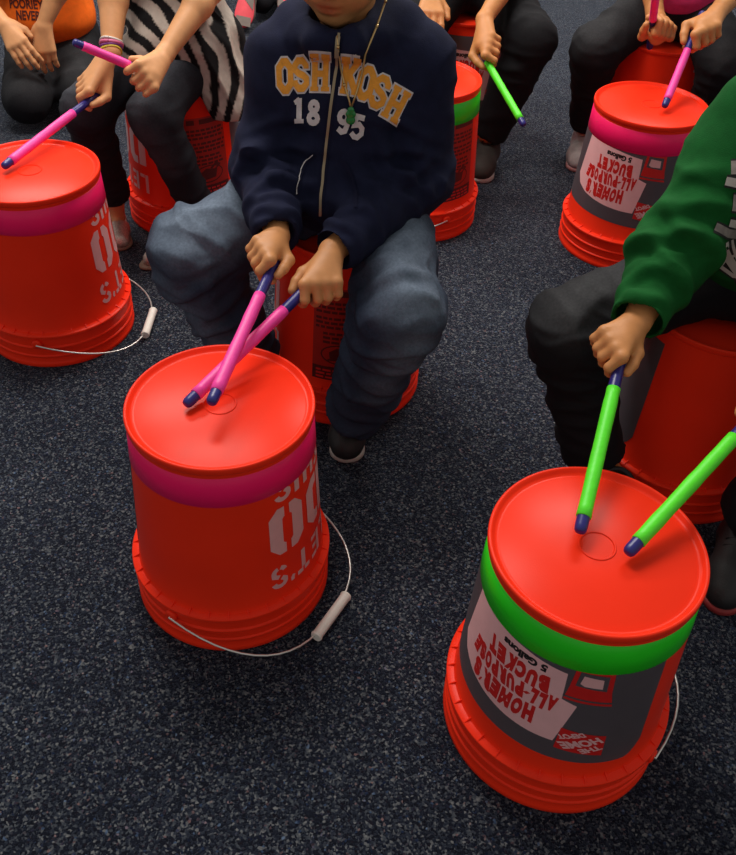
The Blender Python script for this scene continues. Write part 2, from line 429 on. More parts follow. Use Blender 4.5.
def make_bucket(x, y, label, group, tape=None, prints=(), ear=None, side=1, tilt=None, reach=.20, turn=0.0):
    rz = math.atan2(-y, -x) + math.pi / 2 + turn    # local -Y looks at the reader of its print
    root = empty('bucket', (x, y, 0), rz)
    tag(root, label, 'bucket', group)
    link('body', BODY_ME, None, root, smooth=False)
    if tape:
        t = link('tape_band', TAPE[tape], None, root); t['label'] = tape + ' adhesive tape wound round the pail'
    for kind, az in prints:
        for pn, me in make_print(kind, PARTS[kind], az):
            link(pn, me, None, root, smooth=False)
    if ear is not None:
        a = math.radians(-90 + ear); ax = Vector((math.cos(a), math.sin(a), 0)); out = Vector((-ax.y, ax.x, 0)) * side
        zp = .060; hr = .0105
        tl = math.asin((zp - hr - .001) / reach) if tilt is None else tilt
        d = out * math.cos(tl) - Vector((0, 0, 1)) * math.sin(tl)
        pts = [ax * .146 + Vector((0, 0, zp)), ax * .1585 + Vector((0, 0, zp))]
        N = 26
        for i in range(1, N):
            ph = math.pi * i / N
            cx = .1585 * math.copysign(abs(math.cos(ph)) ** .75, math.cos(ph)); oy = reach * math.sin(ph) ** .85
            pts.append(ax * cx + d * oy + Vector((0, 0, zp)))
        pts += [ax * -.1585 + Vector((0, 0, zp)), ax * -.146 + Vector((0, 0, zp))]
        v, f = tube(pts, .0017, 6); h = link('handle', mesh_py('handle', v, f), WIRE, root)
        mid = d * (reach + .0005) + Vector((0, 0, zp)); L = .046
        prof = [(-L, .0045), (-L, .0085), (-L + .003, .0098), (-L + .006, .0085), (L - .006, .0085), (L - .003, .0098), (L, .0085), (L, .0045)]
        v, f = tube([mid + ax * p for p, r in prof], [r for p, r in prof], 14)
        gm = mesh_py('grip', v, f); g = link('grip', gm, GRIP, h); sharp(gm, 45)
        for s in (1, -1):   # ears that hold the wire
            v, f = tube([ax * s * .148 + Vector((0, 0, zp)), ax * s * .1555 + Vector((0, 0, zp)), ax * s * .1570 + Vector((0, 0, zp))], [.010, .010, .007], 14)
            link('handle_ear', mesh_py('handle_ear', v, f), ORANGE, root)
    return root
DG = 'upturned buckets played as drums'; SG = 'upturned buckets used as seats'
make_bucket(-.2027, .9471, 'orange bucket with pink tape under two crossed pink sticks, white slogan on its side', DG, 'pink', [('slogan', 51), ('homer', -137)], ear=-40, side=1, reach=.192)
make_bucket(.2857, .7264, 'orange bucket with green tape and grey printed label under two green sticks', DG, 'green', [('homer', 0)], ear=72, side=1, tilt=.0, reach=.175)
make_bucket(-.6704, 1.59, 'orange bucket with pink tape and slogan, its handle out, before the girl in stripes', DG, 'pink', [('slogan', 66)], ear=-22, side=1, reach=.195)
make_bucket(.624, 2.0587, 'orange bucket with pink tape and grey printed label behind the green hoodie', DG, 'pink', [('homer', 0)], ear=75, side=1, tilt=.05, reach=.19)
make_bucket(.105, 2.15, 'orange bucket with green tape and dark warning panel behind the navy hoodie', DG, 'green', [('warning', 41)], ear=30, side=-1, reach=.20)
make_bucket(-.05, 1.46, 'orange bucket under the seated child in navy hoodie', SG, None, [('warning', -3), ('slogan', -95)], ear=-70, side=-1, reach=.16, tilt=-.15)
make_bucket(-.485, 2.11, 'orange bucket under the girl in the striped top', SG, None, [('warning', 22), ('slogan', -72), ('homer', 154)])
make_bucket(.225, 2.66, 'orange bucket under the child in black trousers and black shirt', SG, None, [('homer', 25)])
make_bucket(.755, 2.52, 'orange bucket under the child in the pink shirt', SG, None, [('homer', -150), ('slogan', 75)])
make_bucket(.58, 1.25, 'orange bucket under the child in green hoodie', SG, None, [('homer', -88)])

# ------------------------------------------------------------------ drumsticks
def drumstick(tip, toward, label, colour, length=.30, tape0=.022, tape1=.215):
    tip = Vector(tip); d = (Vector(toward) - tip).normalized()
    root = empty('drumstick', tip); tag(root, label, 'drumstick', 'taped drumsticks')
    R = .0080
    prof = [(0, .0035), (.0012, .0060), (.004, .0075), (.009, R), (length - .009, R), (length - .004, .0075), (length - .0012, .0060), (length, .0035)]
    v, f = tube([d * p for p, r in prof], [r for p, r in prof], 14)
    link('shaft', mesh_py('shaft', v, f), BLUEWOOD, root)
    rnd = random.Random(label); pts, rr = [], []
    n = 16
    for i in range(n + 1):
        pts.append(d * (tape0 + (tape1 - tape0) * i / n)); rr.append(.0091 + rnd.uniform(-.0003, .0004))
    pts = [d * (tape0 - .0005)] + pts + [d * (tape1 + .0005)]; rr = [.0081] + rr + [.0081]
    v, f = tube(pts, rr, 16)
    link('tape_wrap', mesh_py('tape_wrap', v, f), PINKWRAP if colour == 'pink' else GREENWRAP, root)
    return root

# ------------------------------------------------------------------ implicit surfaces for bodies and clothes
def cone(a, b, ra, rb=None, k=.02): return ('c', np.array(a, np.float32), np.array(b, np.float32), ra, ra if rb is None else rb, k)
def ell(c, r, k=.02, R=None): return ('e', np.array(c, np.float32), np.array(r, np.float32), np.eye(3, dtype=np.float32) if R is None else np.asarray(R, np.float32), 0, k)
def cut_cyl(c, n, r, depth=1.0, k=.002): return ('x', np.array(c, np.float32), unit(n).astype(np.float32), r, depth, k)   # removes a cylinder starting at c, going along n
def cut_box(lo, hi): return ('b', np.array(lo, np.float32), np.array(hi, np.float32), 0, 0, 0)
def sdf_eval(p, P):
    t = p[0]
    if t == 'c':
        a, b, ra, rb = p[1:5]; ab = b - a; h = np.clip(((P - a) @ ab) / max(float(ab @ ab), 1e-9), 0, 1)
        return np.linalg.norm(P - a - h[..., None] * ab, axis=-1) - (ra + (rb - ra) * h)
    if t == 'e':
        q = ((P - p[1]) @ p[3]) / p[2]; k0 = np.linalg.norm(q, axis=-1); k1 = np.linalg.norm(q / p[2], axis=-1)
        return k0 * (k0 - 1) / np.maximum(k1, 1e-6)
    if t == 'x':
        d = P - p[1]; s = d @ p[2]; rr = np.linalg.norm(d - s[..., None] * p[2], axis=-1)
        return np.maximum(np.maximum(-s, s - p[4]), rr - p[3])
    if t == 'b':
        c = (p[1] + p[2]) / 2; hh = (p[2] - p[1]) / 2; return np.max(np.abs(P - c) - hh, axis=-1)
def prim_box(p):
    if p[0] == 'c':
        r = max(p[3], p[4]); return np.minimum(p[1], p[2]) - r, np.maximum(p[1], p[2]) + r
    if p[0] == 'e':
        r = float(max(p[2])); e = np.abs(p[3]) @ p[2]; return p[1] - e, p[1] + e
    if p[0] == 'x':
        e = p[1] + p[2] * p[4]; return np.minimum(p[1], e) - p[3], np.maximum(p[1], e) + p[3]
    return p[1], p[2]
def surface(prims, h, smooth=2):
    lo = np.min([prim_box(p)[0] for p in prims if p[0] in 'ce'], axis=0) - 3 * h - .004
    hi = np.max([prim_box(p)[1] for p in prims if p[0] in 'ce'], axis=0) + 3 * h + .004
    n = np.ceil((hi - lo) / h).astype(int) + 1
    ax = [np.float32(lo[i]) + np.arange(n[i], dtype=np.float32) * np.float32(h) for i in range(3)]
    D = np.full(tuple(n), 1.0, np.float32)
    for p in prims:
        a, b = prim_box(p); mg = max(.5 * p[5], 0) + .012 + 2 * h if p[0] in 'ce' else h * 2
        i0 = np.maximum(np.floor((a - mg - lo) / h).astype(int), 0); i1 = np.minimum(np.ceil((b + mg - lo) / h).astype(int) + 1, n)
        if np.any(i1 <= i0): continue
        sl = tuple(slice(i0[i], i1[i]) for i in range(3))
        P = np.stack(np.meshgrid(*[ax[i][sl[i]] for i in range(3)], indexing='ij'), -1)
        d = sdf_eval(p, P); B = D[sl]
        if p[0] in 'ce':
            k = max(p[5], 1e-4); hh = np.clip(.5 + .5 * (B - d) / k, 0, 1)
            D[sl] = np.where(B > .5, d, B * (1 - hh) + d * hh - k * hh * (1 - hh))
        else: D[sl] = np.maximum(B, -d)
    S = D < 0
    c = np.zeros(tuple(n - 1), np.int8)
    for i in (0, 1):
        for j in (0, 1):
            for k in (0, 1): c += S[i:n[0] - 1 + i, j:n[1] - 1 + j, k:n[2] - 1 + k]
    act = (c > 0) & (c < 8); idx = np.argwhere(act); m = len(idx)
    vid = np.full(act.shape, -1, np.int64); vid[act] = np.arange(m)
    cv = {}
    for i in (0, 1):
        for j in (0, 1):
            for k in (0, 1): cv[i, j, k] = D[idx[:, 0] + i, idx[:, 1] + j, idx[:, 2] + k]
    acc = np.zeros((m, 3)); cnt = np.zeros(m)
    cs = list(cv)
    for a in cs:
        for ax_ in range(3):
            if a[ax_]: continue
            b = list(a); b[ax_] = 1; b = tuple(b); va, vb = cv[a], cv[b]; x = (va < 0) != (vb < 0)
            t = np.where(x, va / np.where(x, va - vb, 1), 0)
            pt = np.tile(np.array(a, float), (m, 1)); pt[:, ax_] += t
            acc += np.where(x[:, None], pt, 0); cnt += x
    V = lo + (idx + acc / cnt[:, None]) * h
    F = []
    for a in range(3):
        u, v = (a + 1) % 3, (a + 2) % 3
        s0 = [slice(None)] * 3; s1 = [slice(None)] * 3; s0[a] = slice(0, -1); s1[a] = slice(1, None)
        A_, B_ = S[tuple(s0)], S[tuple(s1)]; e = np.argwhere(A_ != B_)
        e = e[(e[:, u] > 0) & (e[:, v] > 0) & (e[:, u] < n[u] - 1) & (e[:, v] < n[v] - 1)]
        fl_ = A_[e[:, 0], e[:, 1], e[:, 2]]
        q = []
        for du, dv in ((-1, -1), (0, -1), (0, 0), (-1, 0)):
            w_ = e.copy(); w_[:, u] += du; w_[:, v] += dv; q.append(vid[w_[:, 0], w_[:, 1], w_[:, 2]])
        q = np.stack(q, 1); q[~fl_] = q[~fl_][:, ::-1]; F.append(q)
    F = np.concatenate(F); F = F[(F >= 0).all(1)]
    for _ in range(smooth): V = relax(V, F, .5)
    return V, F
def relax(V, F, f):
    s = np.zeros_like(V); c = np.zeros(len(V))
    for i in range(4):
        a, b = F[:, i], F[:, (i + 1) % 4]
        for k in range(3):
            s[:, k] += np.bincount(a, V[b, k], len(V)); s[:, k] += np.bincount(b, V[a, k], len(V))
        c += np.bincount(a, minlength=len(V)) + np.bincount(b, minlength=len(V))
    return V * (1 - f) + f * s / np.maximum(c, 1)[:, None]
def normals(V, F):
    n = np.cross(V[F[:, 2]] - V[F[:, 0]], V[F[:, 3]] - V[F[:, 1]]); N = np.zeros_like(V)
    for i in range(4):
        for k in range(3): N[:, k] += np.bincount(F[:, i], n[:, k], len(V))
    return N / np.maximum(np.linalg.norm(N, axis=1), 1e-12)[:, None]
_tab = np.random.RandomState(5).rand(65536)
def vnoise(P):
    I = np.floor(P).astype(np.int64); f = P - I; f = f * f * (3 - 2 * f); r = 0
    for i in (0, 1):
        for j in (0, 1):
            for k in (0, 1):
                hsh = ((I[:, 0] + i) * 73856093 ^ (I[:, 1] + j) * 19349663 ^ (I[:, 2] + k) * 83492791) & 65535
                r = r + _tab[hsh] * (f[:, 0] if i else 1 - f[:, 0]) * (f[:, 1] if j else 1 - f[:, 1]) * (f[:, 2] if k else 1 - f[:, 2])
    return r
def segdist(V, a, b):
    a = np.asarray(a, float); b = np.asarray(b, float); ab = b - a; t = np.clip((V - a) @ ab / (ab @ ab), 0, 1)
    return np.linalg.norm(V - a - t[:, None] * ab, axis=1), t
def wrinkle(V, F, specs):
    """specs: (a, b, amplitude, folds per metre along the limb, folds per metre across, reach, seed)"""
    N = normals(V, F); dsp = np.zeros(len(V))
    for a, b, amp, fa, fp, reach, seed in specs:
        d, t = segdist(V, a, b); u = unit(np.asarray(b, float) - np.asarray(a, float))
        s = (V - np.asarray(a)) @ u; perp = V - s[:, None] * u
        wv = vnoise(perp * 14 + seed * 3.1) * .05
        Q = perp * fp + (s + wv)[:, None] * u * fa + seed * 17.3
        nz = 1 - np.abs(2 * vnoise(Q) - 1); nz = nz * nz
        dsp += amp * (nz - .4) * np.clip(1.6 - 1.6 * d / reach, 0, 1)
    return V + N * dsp[:, None]
def fold(V, F, specs):
    """single folds across a limb: (a, b, t, reference direction, half span in radians, depth, width, skew)"""
    N = normals(V, F); dsp = np.zeros(len(V))
    for a, b, t0, ref, span, depth, wd, skew in specs:
        a = np.asarray(a, float); b = np.asarray(b, float); L = np.linalg.norm(b - a); u = (b - a) / L
        s = (V - a) @ u; q = V - a - s[:, None] * u; rr = np.linalg.norm(q, axis=1); q = q / np.maximum(rr, 1e-6)[:, None]
        r0 = np.asarray(ref, float); r0 = unit(r0 - u * (r0 @ u)); r1 = np.cross(u, r0); an = np.arctan2(q @ r1, q @ r0)
        win = np.clip(1.25 - np.abs(an) / span * 1.25, 0, 1) * np.clip(2.2 - rr / .065, 0, 1)
        x = (s - t0 * L - skew * an * .03 - .006 * np.sin(an * 3 + t0 * 9)) / wd
        dsp += depth * win * (1.0 * np.exp(-x * x) - .75 * np.exp(-(x - 1.5) ** 2))
    return V + N * dsp[:, None]
def obj_sdf(name, prims, h, m, parent, base, wr=None, smooth=2, attr=None, folds=None):
    V, F = surface(prims, h, smooth)
    if wr: V = relax(wrinkle(V, F, wr), F, .3)
    if folds: V = relax(fold(V, F, folds), F, .25)
    me = mesh_np(name, V - np.asarray(base), F)
    if attr:
        at = me.attributes.new(attr[0], 'FLOAT', 'POINT'); at.data.foreach_set('value', np.asarray(attr[1](V), np.float32))
    o = link(name, me, m, parent)
    return o, V, F
def frame(f, up=(0, 0, 1)):
    f = unit(f); r = unit(np.cross(f, up)); u = np.cross(r, f); return np.stack([r, f, u], 1)   # columns right, forward, up

def head_prims(c, fdir, neck, sc=1.0):
    R = frame(fdir); T = lambda *p: np.asarray(c) + sc * (R @ np.array(p, float))
    E = lambda p, r, k=.012: ell(T(*p), np.array(r) * sc, k, R)
    return [E((0, -.014, .024), (.071, .086, .077)), E((0, .020, -.028), (.057, .060, .066), .03), E((0, .050, -.078), (.024, .021, .019), .022),
        E((.031, .044, -.036), (.027, .025, .028), .02), E((-.031, .044, -.036), (.027, .025, .028), .02),
        cone(T(0, .076, .006), T(0, .090, -.024), .007 * sc, .010 * sc, .012), cone(T(-.008, .082, -.028), T(.008, .082, -.028), .008 * sc, .008 * sc, .008),
        E((0, .071, -.0500), (.0215, .0105, .0062), .005), E((0, .069, -.0615), (.019, .0115, .0070), .004),
        E((.073, -.006, -.008), (.008, .017, .027), .006), E((-.073, -.006, -.008), (.008, .017, .027), .006),
        E((0, .060, .026), (.045, .016, .010), .02),
        cone(T(0, -.025, -.05), neck, .040 * sc, .043 * sc, .02)], R, T
def grip_hand(G, s, b, wrist, hand, sc=.86):
    """hand closed round a stick that passes G along s (towards its tip); b = back of the hand; hand 'r' or 'l'"""
    s = unit(s); b = np.asarray(b, float); b = unit(b - s * (b @ s)); o = np.cross(s, b) * (1 if hand == 'r' else -1)
    G = np.asarray(G, float); W = np.asarray(wrist, float); P = []
    at = lambda x, y, z: G + sc * (x * s + y * o + z * b)
    mcp = [at(.026 - .015 * i, .004 + .0125 * i, .025 - .002 * i) for i in range(4)]
    P.append(cone(W, at(-.012, .010, .016), .021 * sc, .019 * sc, .01))
    for i in range(4): P.append(cone(W * .7 + mcp[i] * .3, mcp[i], .016 * sc, .0112 * sc, .010))
    for i in range(4):
        ln = (.95, 1.05, 1.0, .82)[i]; rf = (.0088, .009, .0086, .0078)[i] * sc
        pip = mcp[i] + sc * ln * ((.016 if i == 0 else .010) * s + .014 * o - .020 * b)
        dip = pip + sc * ln * (-.004 * s - .007 * o - .019 * b)
        tip = dip + sc * ln * (-.004 * s - .019 * o - .004 * b)
        P += [cone(mcp[i], pip, .0108 * sc, rf, .004), cone(pip, dip, rf, rf * .95, .0025), cone(dip, tip, rf * .95, rf * .88, .0025)]
    th0 = W * .45 + at(-.012, -.012, .004) * .55; th1 = at(-.006, -.024, .008); th2 = at(.018, -.021, .006); th3 = at(.036, -.0155, .003)
    P += [cone(th0, th1, .014 * sc, .0115 * sc, .012), cone(th1, th2, .0108 * sc, .0098 * sc, .003), cone(th2, th3, .0098 * sc, .0082 * sc, .003)]
    return P
def relaxed_hand(W, d, n, hand, sc=.86, curl=.5):
    """open hand: d = towards the fingers, n = back of the hand"""
    d = unit(d); n = np.asarray(n, float); n = unit(n - d * (n @ d)); l = np.cross(d, n) * (1 if hand == 'r' else -1)   # l: away from the thumb
    W = np.asarray(W, float); at = lambda x, y, z: W + sc * (x * d + y * l + z * n); P = []
    mcp = [at(.075 - .003 * abs(i - 1), -.026 + .0175 * i, .004 - .002 * abs(i - 1.2)) for i in range(4)]
    for i in range(4): P.append(cone(at(.004, -.008 + .006 * i, 0), mcp[i], .015 * sc, .0115 * sc, .012))
    for i in range(4):
        L = (.034, .038, .035, .028)[i]; rf = .0085 * sc; p = mcp[i]; an = .25
        for j, (kl, rr) in enumerate(((1, 1), (.72, .95), (.6, .85))):
            an += curl * (.9 if j else .4)
            q = p + sc * L * kl * (math.cos(an) * d - math.sin(an) * n + (.05 * (i - 1.5)) * l)
            P.append(cone(p, q, rf * (1.12 if j == 0 else 1), rf * rr, .003)); p = q
    a = at(.012, -.022, -.004); b = at(.040, -.042, -.012); c = at(.064, -.046, -.018)
    P += [cone(a, b, .014 * sc, .0105 * sc, .01), cone(b, c, .0105 * sc, .0085 * sc, .003)]
    return P

def skin(name, col): return mat(name, col, 0.5, var=0.07, vscale=60, bump=0.08, bscale=400, attr='lip', attr_col=(col[0] * .72, col[1] * .42, col[2] * .42), spec=0.35)
SKIN_A = skin('skin_tan', (0.57, 0.25, 0.095))
SKIN_B = skin('skin_light', (0.67, 0.32, 0.14))
SKIN_C = skin('skin_warm', (0.58, 0.245, 0.085))
HAIR_D = mat('dark_hair', (0.012, 0.008, 0.006), 0.45, var=0.3, vscale=90, bump=0.6, bscale=220, stretch=(1, 1, .2))
HAIR_B = mat('brown_hair', (0.05, 0.025, 0.012), 0.45, var=0.3, vscale=90, bump=0.6, bscale=220, stretch=(1, 1, .2))
EYE = mat('eye_white', (0.8, 0.78, 0.75), 0.2); IRIS = mat('dark_iris', (0.02, 0.01, 0.006), 0.15)
def joined(parts):
    V = []; F = []; o = 0
    for v, f in parts: V.append(v); F.append(f + o); o += len(v)
    return np.concatenate(V), np.concatenate(F)

def build_body(root, base, J, skin_m, hands, hair_m, long_hair=False, head_scale=1.0, arm_h=.0026, arm_r=(.034, .031, .022), bare_leg=.034):
    """one skin mesh: head and neck, trunk, arms with hands, legs; then hair and eyes"""
    hp, R, T = head_prims(J['head'], J['face'], J['neck'], head_scale)
    P = [surface(hp, .0032, 1)]
    trunk = [cone(J['neck'], J['chest'], .040, .07, .03), ell(J['chest'], (.085, .06, .09), .03), cone(J['chest'], J['pel'], .075, .08, .03)]
    for s in 'AB':
        trunk += [cone(J['chest'], J['sh' + s], .05, .034, .02), cone(J['hip' + s], J['kn' + s], .05, .04, .02), cone(J['kn' + s], J['an' + s], .036, bare_leg * .8, .02)]
        ft = np.asarray(J['ft' + s][0], float), np.asarray(J['ft' + s][1], float)
        uf = unit(J.get('up' + s, (0, 0, 1))); h0 = ft[0] * .85 + ft[1] * .15 + uf * .032; trunk += [cone(J['an' + s], h0, bare_leg * .8, .019, .01), cone(h0, ft[1] * .7 + ft[0] * .3 + uf * .026, .017, .013, .01)]
    P.append(surface(trunk, .0075, 1))
    for s in 'AB':
        sh, el, wr = J['sh' + s], J['el' + s], J['wr' + s]
        arm = [cone(sh, el, arm_r[0], arm_r[1], .012), cone(el, np.asarray(el) * .72 + np.asarray(wr) * .28, arm_r[1], arm_r[1] * .98, .012), cone(np.asarray(el) * .72 + np.asarray(wr) * .28, wr, arm_r[1] * .98, arm_r[2] * .86, .012)]
        P.append(surface(arm + hands[s], arm_h, 1))
    V, F = joined(P)
    me = mesh_np('body', V - np.asarray(base), F)
    up, lo = T(0, .078, -.050), T(0, .077, -.0615)
    q = (V - T(0, .074, -.056)) @ R; lip = np.clip(1.5 - np.sqrt((q[:, 0] / .021) ** 2 + (q[:, 2] / .0115) ** 2) * 1.1, 0, 1) * (q[:, 1] > -.012)
    at = me.attributes.new('lip', 'FLOAT', 'POINT'); at.data.foreach_set('value', lip.astype(np.float32))
    body = link('body', me, skin_m, root)
    # eyes
    for s in (-1, 1):
        c = T(s * .029, .0635, .004); bm = bmesh.new(); bmesh.ops.create_uvsphere(bm, u_segments=16, v_segments=10, radius=.0125 * head_scale)
        e = bpy.data.meshes.new('eye'); bm.to_mesh(e); bm.free(); eo = link('eye', e, EYE, body); eo.location = c - np.asarray(base)
        bm = bmesh.new(); bmesh.ops.create_uvsphere(bm, u_segments=14, v_segments=8, radius=.0062 * head_scale)
        e2 = bpy.data.meshes.new('iris'); bm.to_mesh(e2); bm.free(); io = link('iris', e2, IRIS, body); io.location = c + R[:, 1] * .0078 * head_scale - np.asarray(base)
    sc = head_scale
    hair = [ell(T(0, -.020, .030), np.array((.081, .092, .082)) * sc, .02, R)]
    if long_hair:
        hair += [cone(T(0, -.075, 0), T(0, -.085, -.15), .05 * sc, .03 * sc, .03), cone(T(.06, -.03, -.01), T(.055, -.05, -.12), .028 * sc, .02 * sc, .03), cone(T(-.06, -.03, -.01), T(-.055, -.05, -.12), .028 * sc, .02 * sc, .03)]
    hair += [cut_cyl(T(0, .030, .020), R @ np.array([0, .80, -.60]), .13 * sc, .25)]
    if not long_hair: hair += [cut_cyl(T(0, -.02, -.035), R @ np.array([0, .1, -1.]), .14 * sc, .2)]
    obj_sdf('hair', hair, .0045, hair_m, root, base, wr=[(T(0, -.05, .08), T(0, -.08, -.1), .004, 10, 90, .3, 2)])
    return body, V, F, R, T

def shoe(root, base, heel, toe, m_up, m_sole, width=.072, height=.075, laces=None, low=False, up=(0, 0, 1), band=None):
    """heel and toe: ends of the sole on the ground"""
    heel = np.asarray(heel, float); toe = np.asarray(toe, float); d = toe - heel; L = np.linalg.norm(d); f = d / L
    up = np.asarray(up, float); u = unit(up - f * (up @ f)); r = np.cross(f, u)
    T = lambda x, y, z: heel + f * x * L + r * y * width + u * z
    # sole: foot outline, extruded
    out = [(.02, .18), (.0, 0), (.02, -.18), (.10, -.36), (.25, -.40), (.45, -.38), (.62, -.44), (.78, -.48), (.90, -.38), (.97, -.22), (1.0, 0), (.97, .22), (.90, .38), (.78, .46), (.62, .43), (.45, .34), (.25, .38), (.10, .36)]
    # smooth the outline once
    o2 = []
    for i in range(len(out)):
        a = np.array(out[i]); b = np.array(out[(i + 1) % len(out)]); o2 += [a * .75 + b * .25, a * .25 + b * .75]
    n = len(o2); V = []; st = .015 if not low else .009
    for z, g in ((.0, .94), (.003, 1.0), (st - .003, 1.0), (st, .96)):
        for a in o2: V.append(T(.5 + (a[0] - .5) * g, a[1] * g, z))
    F = []
    for k in range(3):
        for i in range(n): j = (i + 1) % n; F.append((k * n + i, k * n + j, (k + 1) * n + j, (k + 1) * n + i))
    F += [tuple(range(n - 1, -1, -1)), tuple(range(3 * n, 4 * n))]
    me = mesh_py('sole', [v - base for v in V], F)
    bm = bmesh.new(); bm.from_mesh(me); bmesh.ops.recalc_face_normals(bm, faces=bm.faces[:]); bm.to_mesh(me); bm.free()
    wd = width; P = []
    if not low:
        P = [cone(T(.20, 0, .040), T(.22, 0, height + .012), wd * .42, wd * .40, .02), cone(T(.20, 0, .036), T(.70, 0, .030), wd * .42, wd * .43, .02), cone(T(.70, .02, .030), T(.84, 0, .026), wd * .43, wd * .37, .02), cone(T(.28, 0, height * .82), T(.66, 0, .040), wd * .32, wd * .30, .02)]
        P += [cut_cyl(T(.22, 0, height), u, wd * .6, .2), cut_cyl(T(.22, 0, height - .03), u, wd * .31, .2), cut_cyl(T(.5, 0, st - .002), -u, L, .2)]
    else:
        P = [cone(T(.15, 0, .026), T(.5, 0, .022), wd * .36, wd * .36, .02), cone(T(.5, 0, .022), T(.82, 0, .016), wd * .38, wd * .36, .02), cut_cyl(T(.5, 0, st - .001), -u, L, .2), cut_cyl(T(.32, 0, .028), u, wd * .40, .2)]
    o, _, _ = obj_sdf('shoe', P, .0035, m_up, root, base, smooth=1)
    link('sole', me, m_sole, o)
    if band:   # tread of another colour across the sole
        for x0, x1, sl in ((.30, .52, .14), (.80, .97, .0)):
            q = [T(x0 - sl, -.36, -.0015), T(x1 - sl, -.40, -.0015), T(x1 + sl, .38, -.0015), T(x0 + sl, .34, -.0015)]; q += [p + u * .003 for p in q]
            link('sole_tread', mesh_py('sole_tread', [p - base for p in q], [(0, 1, 2, 3), (7, 6, 5, 4), (0, 4, 5, 1), (1, 5, 6, 2), (2, 6, 7, 3), (3, 7, 4, 0)]), band, o, smooth=False)
    if laces:
        for k in range(4):
            x = .36 + .08 * k; z = height * .82 * (1 - (x - .28) / .42) + .040 * ((x - .28) / .42) + wd * .32 * .98
            pts = [T(x + .01 * (1 if k % 2 else -1) * s, .30 * s, z - .012 * s * s - .001 + .002) for s in (-1, -.5, 0, .5, 1)]
            v, f2 = tube([p - base for p in pts], .0022, 6); link('lace', mesh_py('lace', v, f2), laces, o)
    return o
def project_print(name, V2, F2, origin, ex, ey, ed, tree, m, parent, base, off=.0012, maxlen=.006, dmin=0.0, keep=False):
    """print lying on cloth: 2D shape placed on a plane and dropped along ed on the garment"""
    V2, F2 = subdivide2d(V2, F2, maxlen); o = np.asarray(origin, float); V = []; ok = []
    for x, y in V2:
        p = o + x * np.asarray(ex) + y * np.asarray(ey); hit = tree.ray_cast(Vector(p), Vector(ed))
        if hit[0] is None or hit[3] < dmin: V.append(p); ok.append(False)
        else:
            nn = hit[1]; nn = nn if nn.dot(Vector(ed)) < 0 else -nn
            V.append(np.array(hit[0] + nn * off)); ok.append(True)
    F = [q for q in F2 if all(ok[i] for i in q) and max(np.linalg.norm(V[q[i]] - V[q[i - 1]]) for i in range(3)) < maxlen * 3.5]
    if not F: return None
    par = list(range(len(V)))     # keep the largest connected patch only
    def root_of(i):
        while par[i] != i: par[i] = par[par[i]]; i = par[i]
        return i
    for q in F:
        for i in q[1:]: par[root_of(i)] = root_of(q[0])
    cnt = {}
    for q in F: r_ = root_of(q[0]); cnt[r_] = cnt.get(r_, 0) + 1
    best = max(cnt, key=cnt.get); F = [q for q in F if root_of(q[0]) == best or not keep]
    used = sorted({i for q in F for i in q}); mp = {a: b for b, a in enumerate(used)}; V = [V[i] for i in used]; F = [tuple(mp[i] for i in q) for q in F]
    F3 = []
    for q in F:
        nrm = np.cross(V[q[1]] - V[q[0]], V[q[2]] - V[q[0]]); F3.append(q if nrm @ np.asarray(ed) < 0 else q[::-1])
    return link(name, mesh_py(name, [v - np.asarray(base) for v in V], F3), m, parent)
def tree_of(V, F): return BVHTree.FromPolygons([tuple(v) for v in V], [tuple(map(int, q)) for q in F])

def denim(name, col, fade_lit): return mat(name, col, 0.85, var=0.22, vscale=220, bump=0.35, bscale=700, attr='fade_lit', attr_col=fade_lit, spec=0.2, sheen=0.0)  # second colour: worn cloth and lit thigh tops in one tone
def fabric(name, col, var=.10, sheen=0.0): return mat(name, col, 0.9, var=var, vscale=60, bump=0.3, bscale=600, spec=0.15, sheen=sheen)
def fade_lit_fn(segs):  # mask for cloth wear plus light on the thigh tops, painted into the colour
    def fn(V):
        r = np.zeros(len(V))
        for a, b, rad, amt in segs:
            d, t = segdist(V, a, b); r = np.maximum(r, amt * np.clip(1.25 - d / rad, 0, 1))
        return np.clip(r * (.65 + .7 * vnoise(V * 40)), 0, 1)
    return fn
def pants(J, rh, rk, ra, pel_r, seat, cuff_cut=True, k=.035):
    P = [ell(np.asarray(J['pel']) + (0, 0, -.01), pel_r, k)]
    for s in 'AB':
        kn = np.asarray(J['kn' + s], float); an = np.asarray(J['an' + s], float)
        P += [cone(J['hip' + s], kn, rh, rk, k), cone(kn, an, rk * .97, ra, .025)]
    if seat is not None: P.append(cut_cyl((seat[0], seat[1], .3682), (0, 0, -1), .1335, .4))
    for s in 'AB':
        kn = np.asarray(J['kn' + s], float); an = np.asarray(J['an' + s], float); d = unit(an - kn)
        P += [cut_cyl(an - d * .002, d, ra * 1.6, .3), cut_cyl(an - d * .03, d, ra * .82, .3)]
    return P
def pants_wr(J, amp=.006):
    W = []
    for i, s in enumerate('AB'):
        h, k, a = (np.asarray(J[x + s], float) for x in ('hip', 'kn', 'an'))
        W += [(h, k, amp, 26, 9, .12, 1 + i), (k, a, amp * 1.2, 30, 8, .10, 3 + i), (k * .9 + h * .1, k * .7 + a * .3, amp, 45, 12, .10, 5 + i)]
    return W

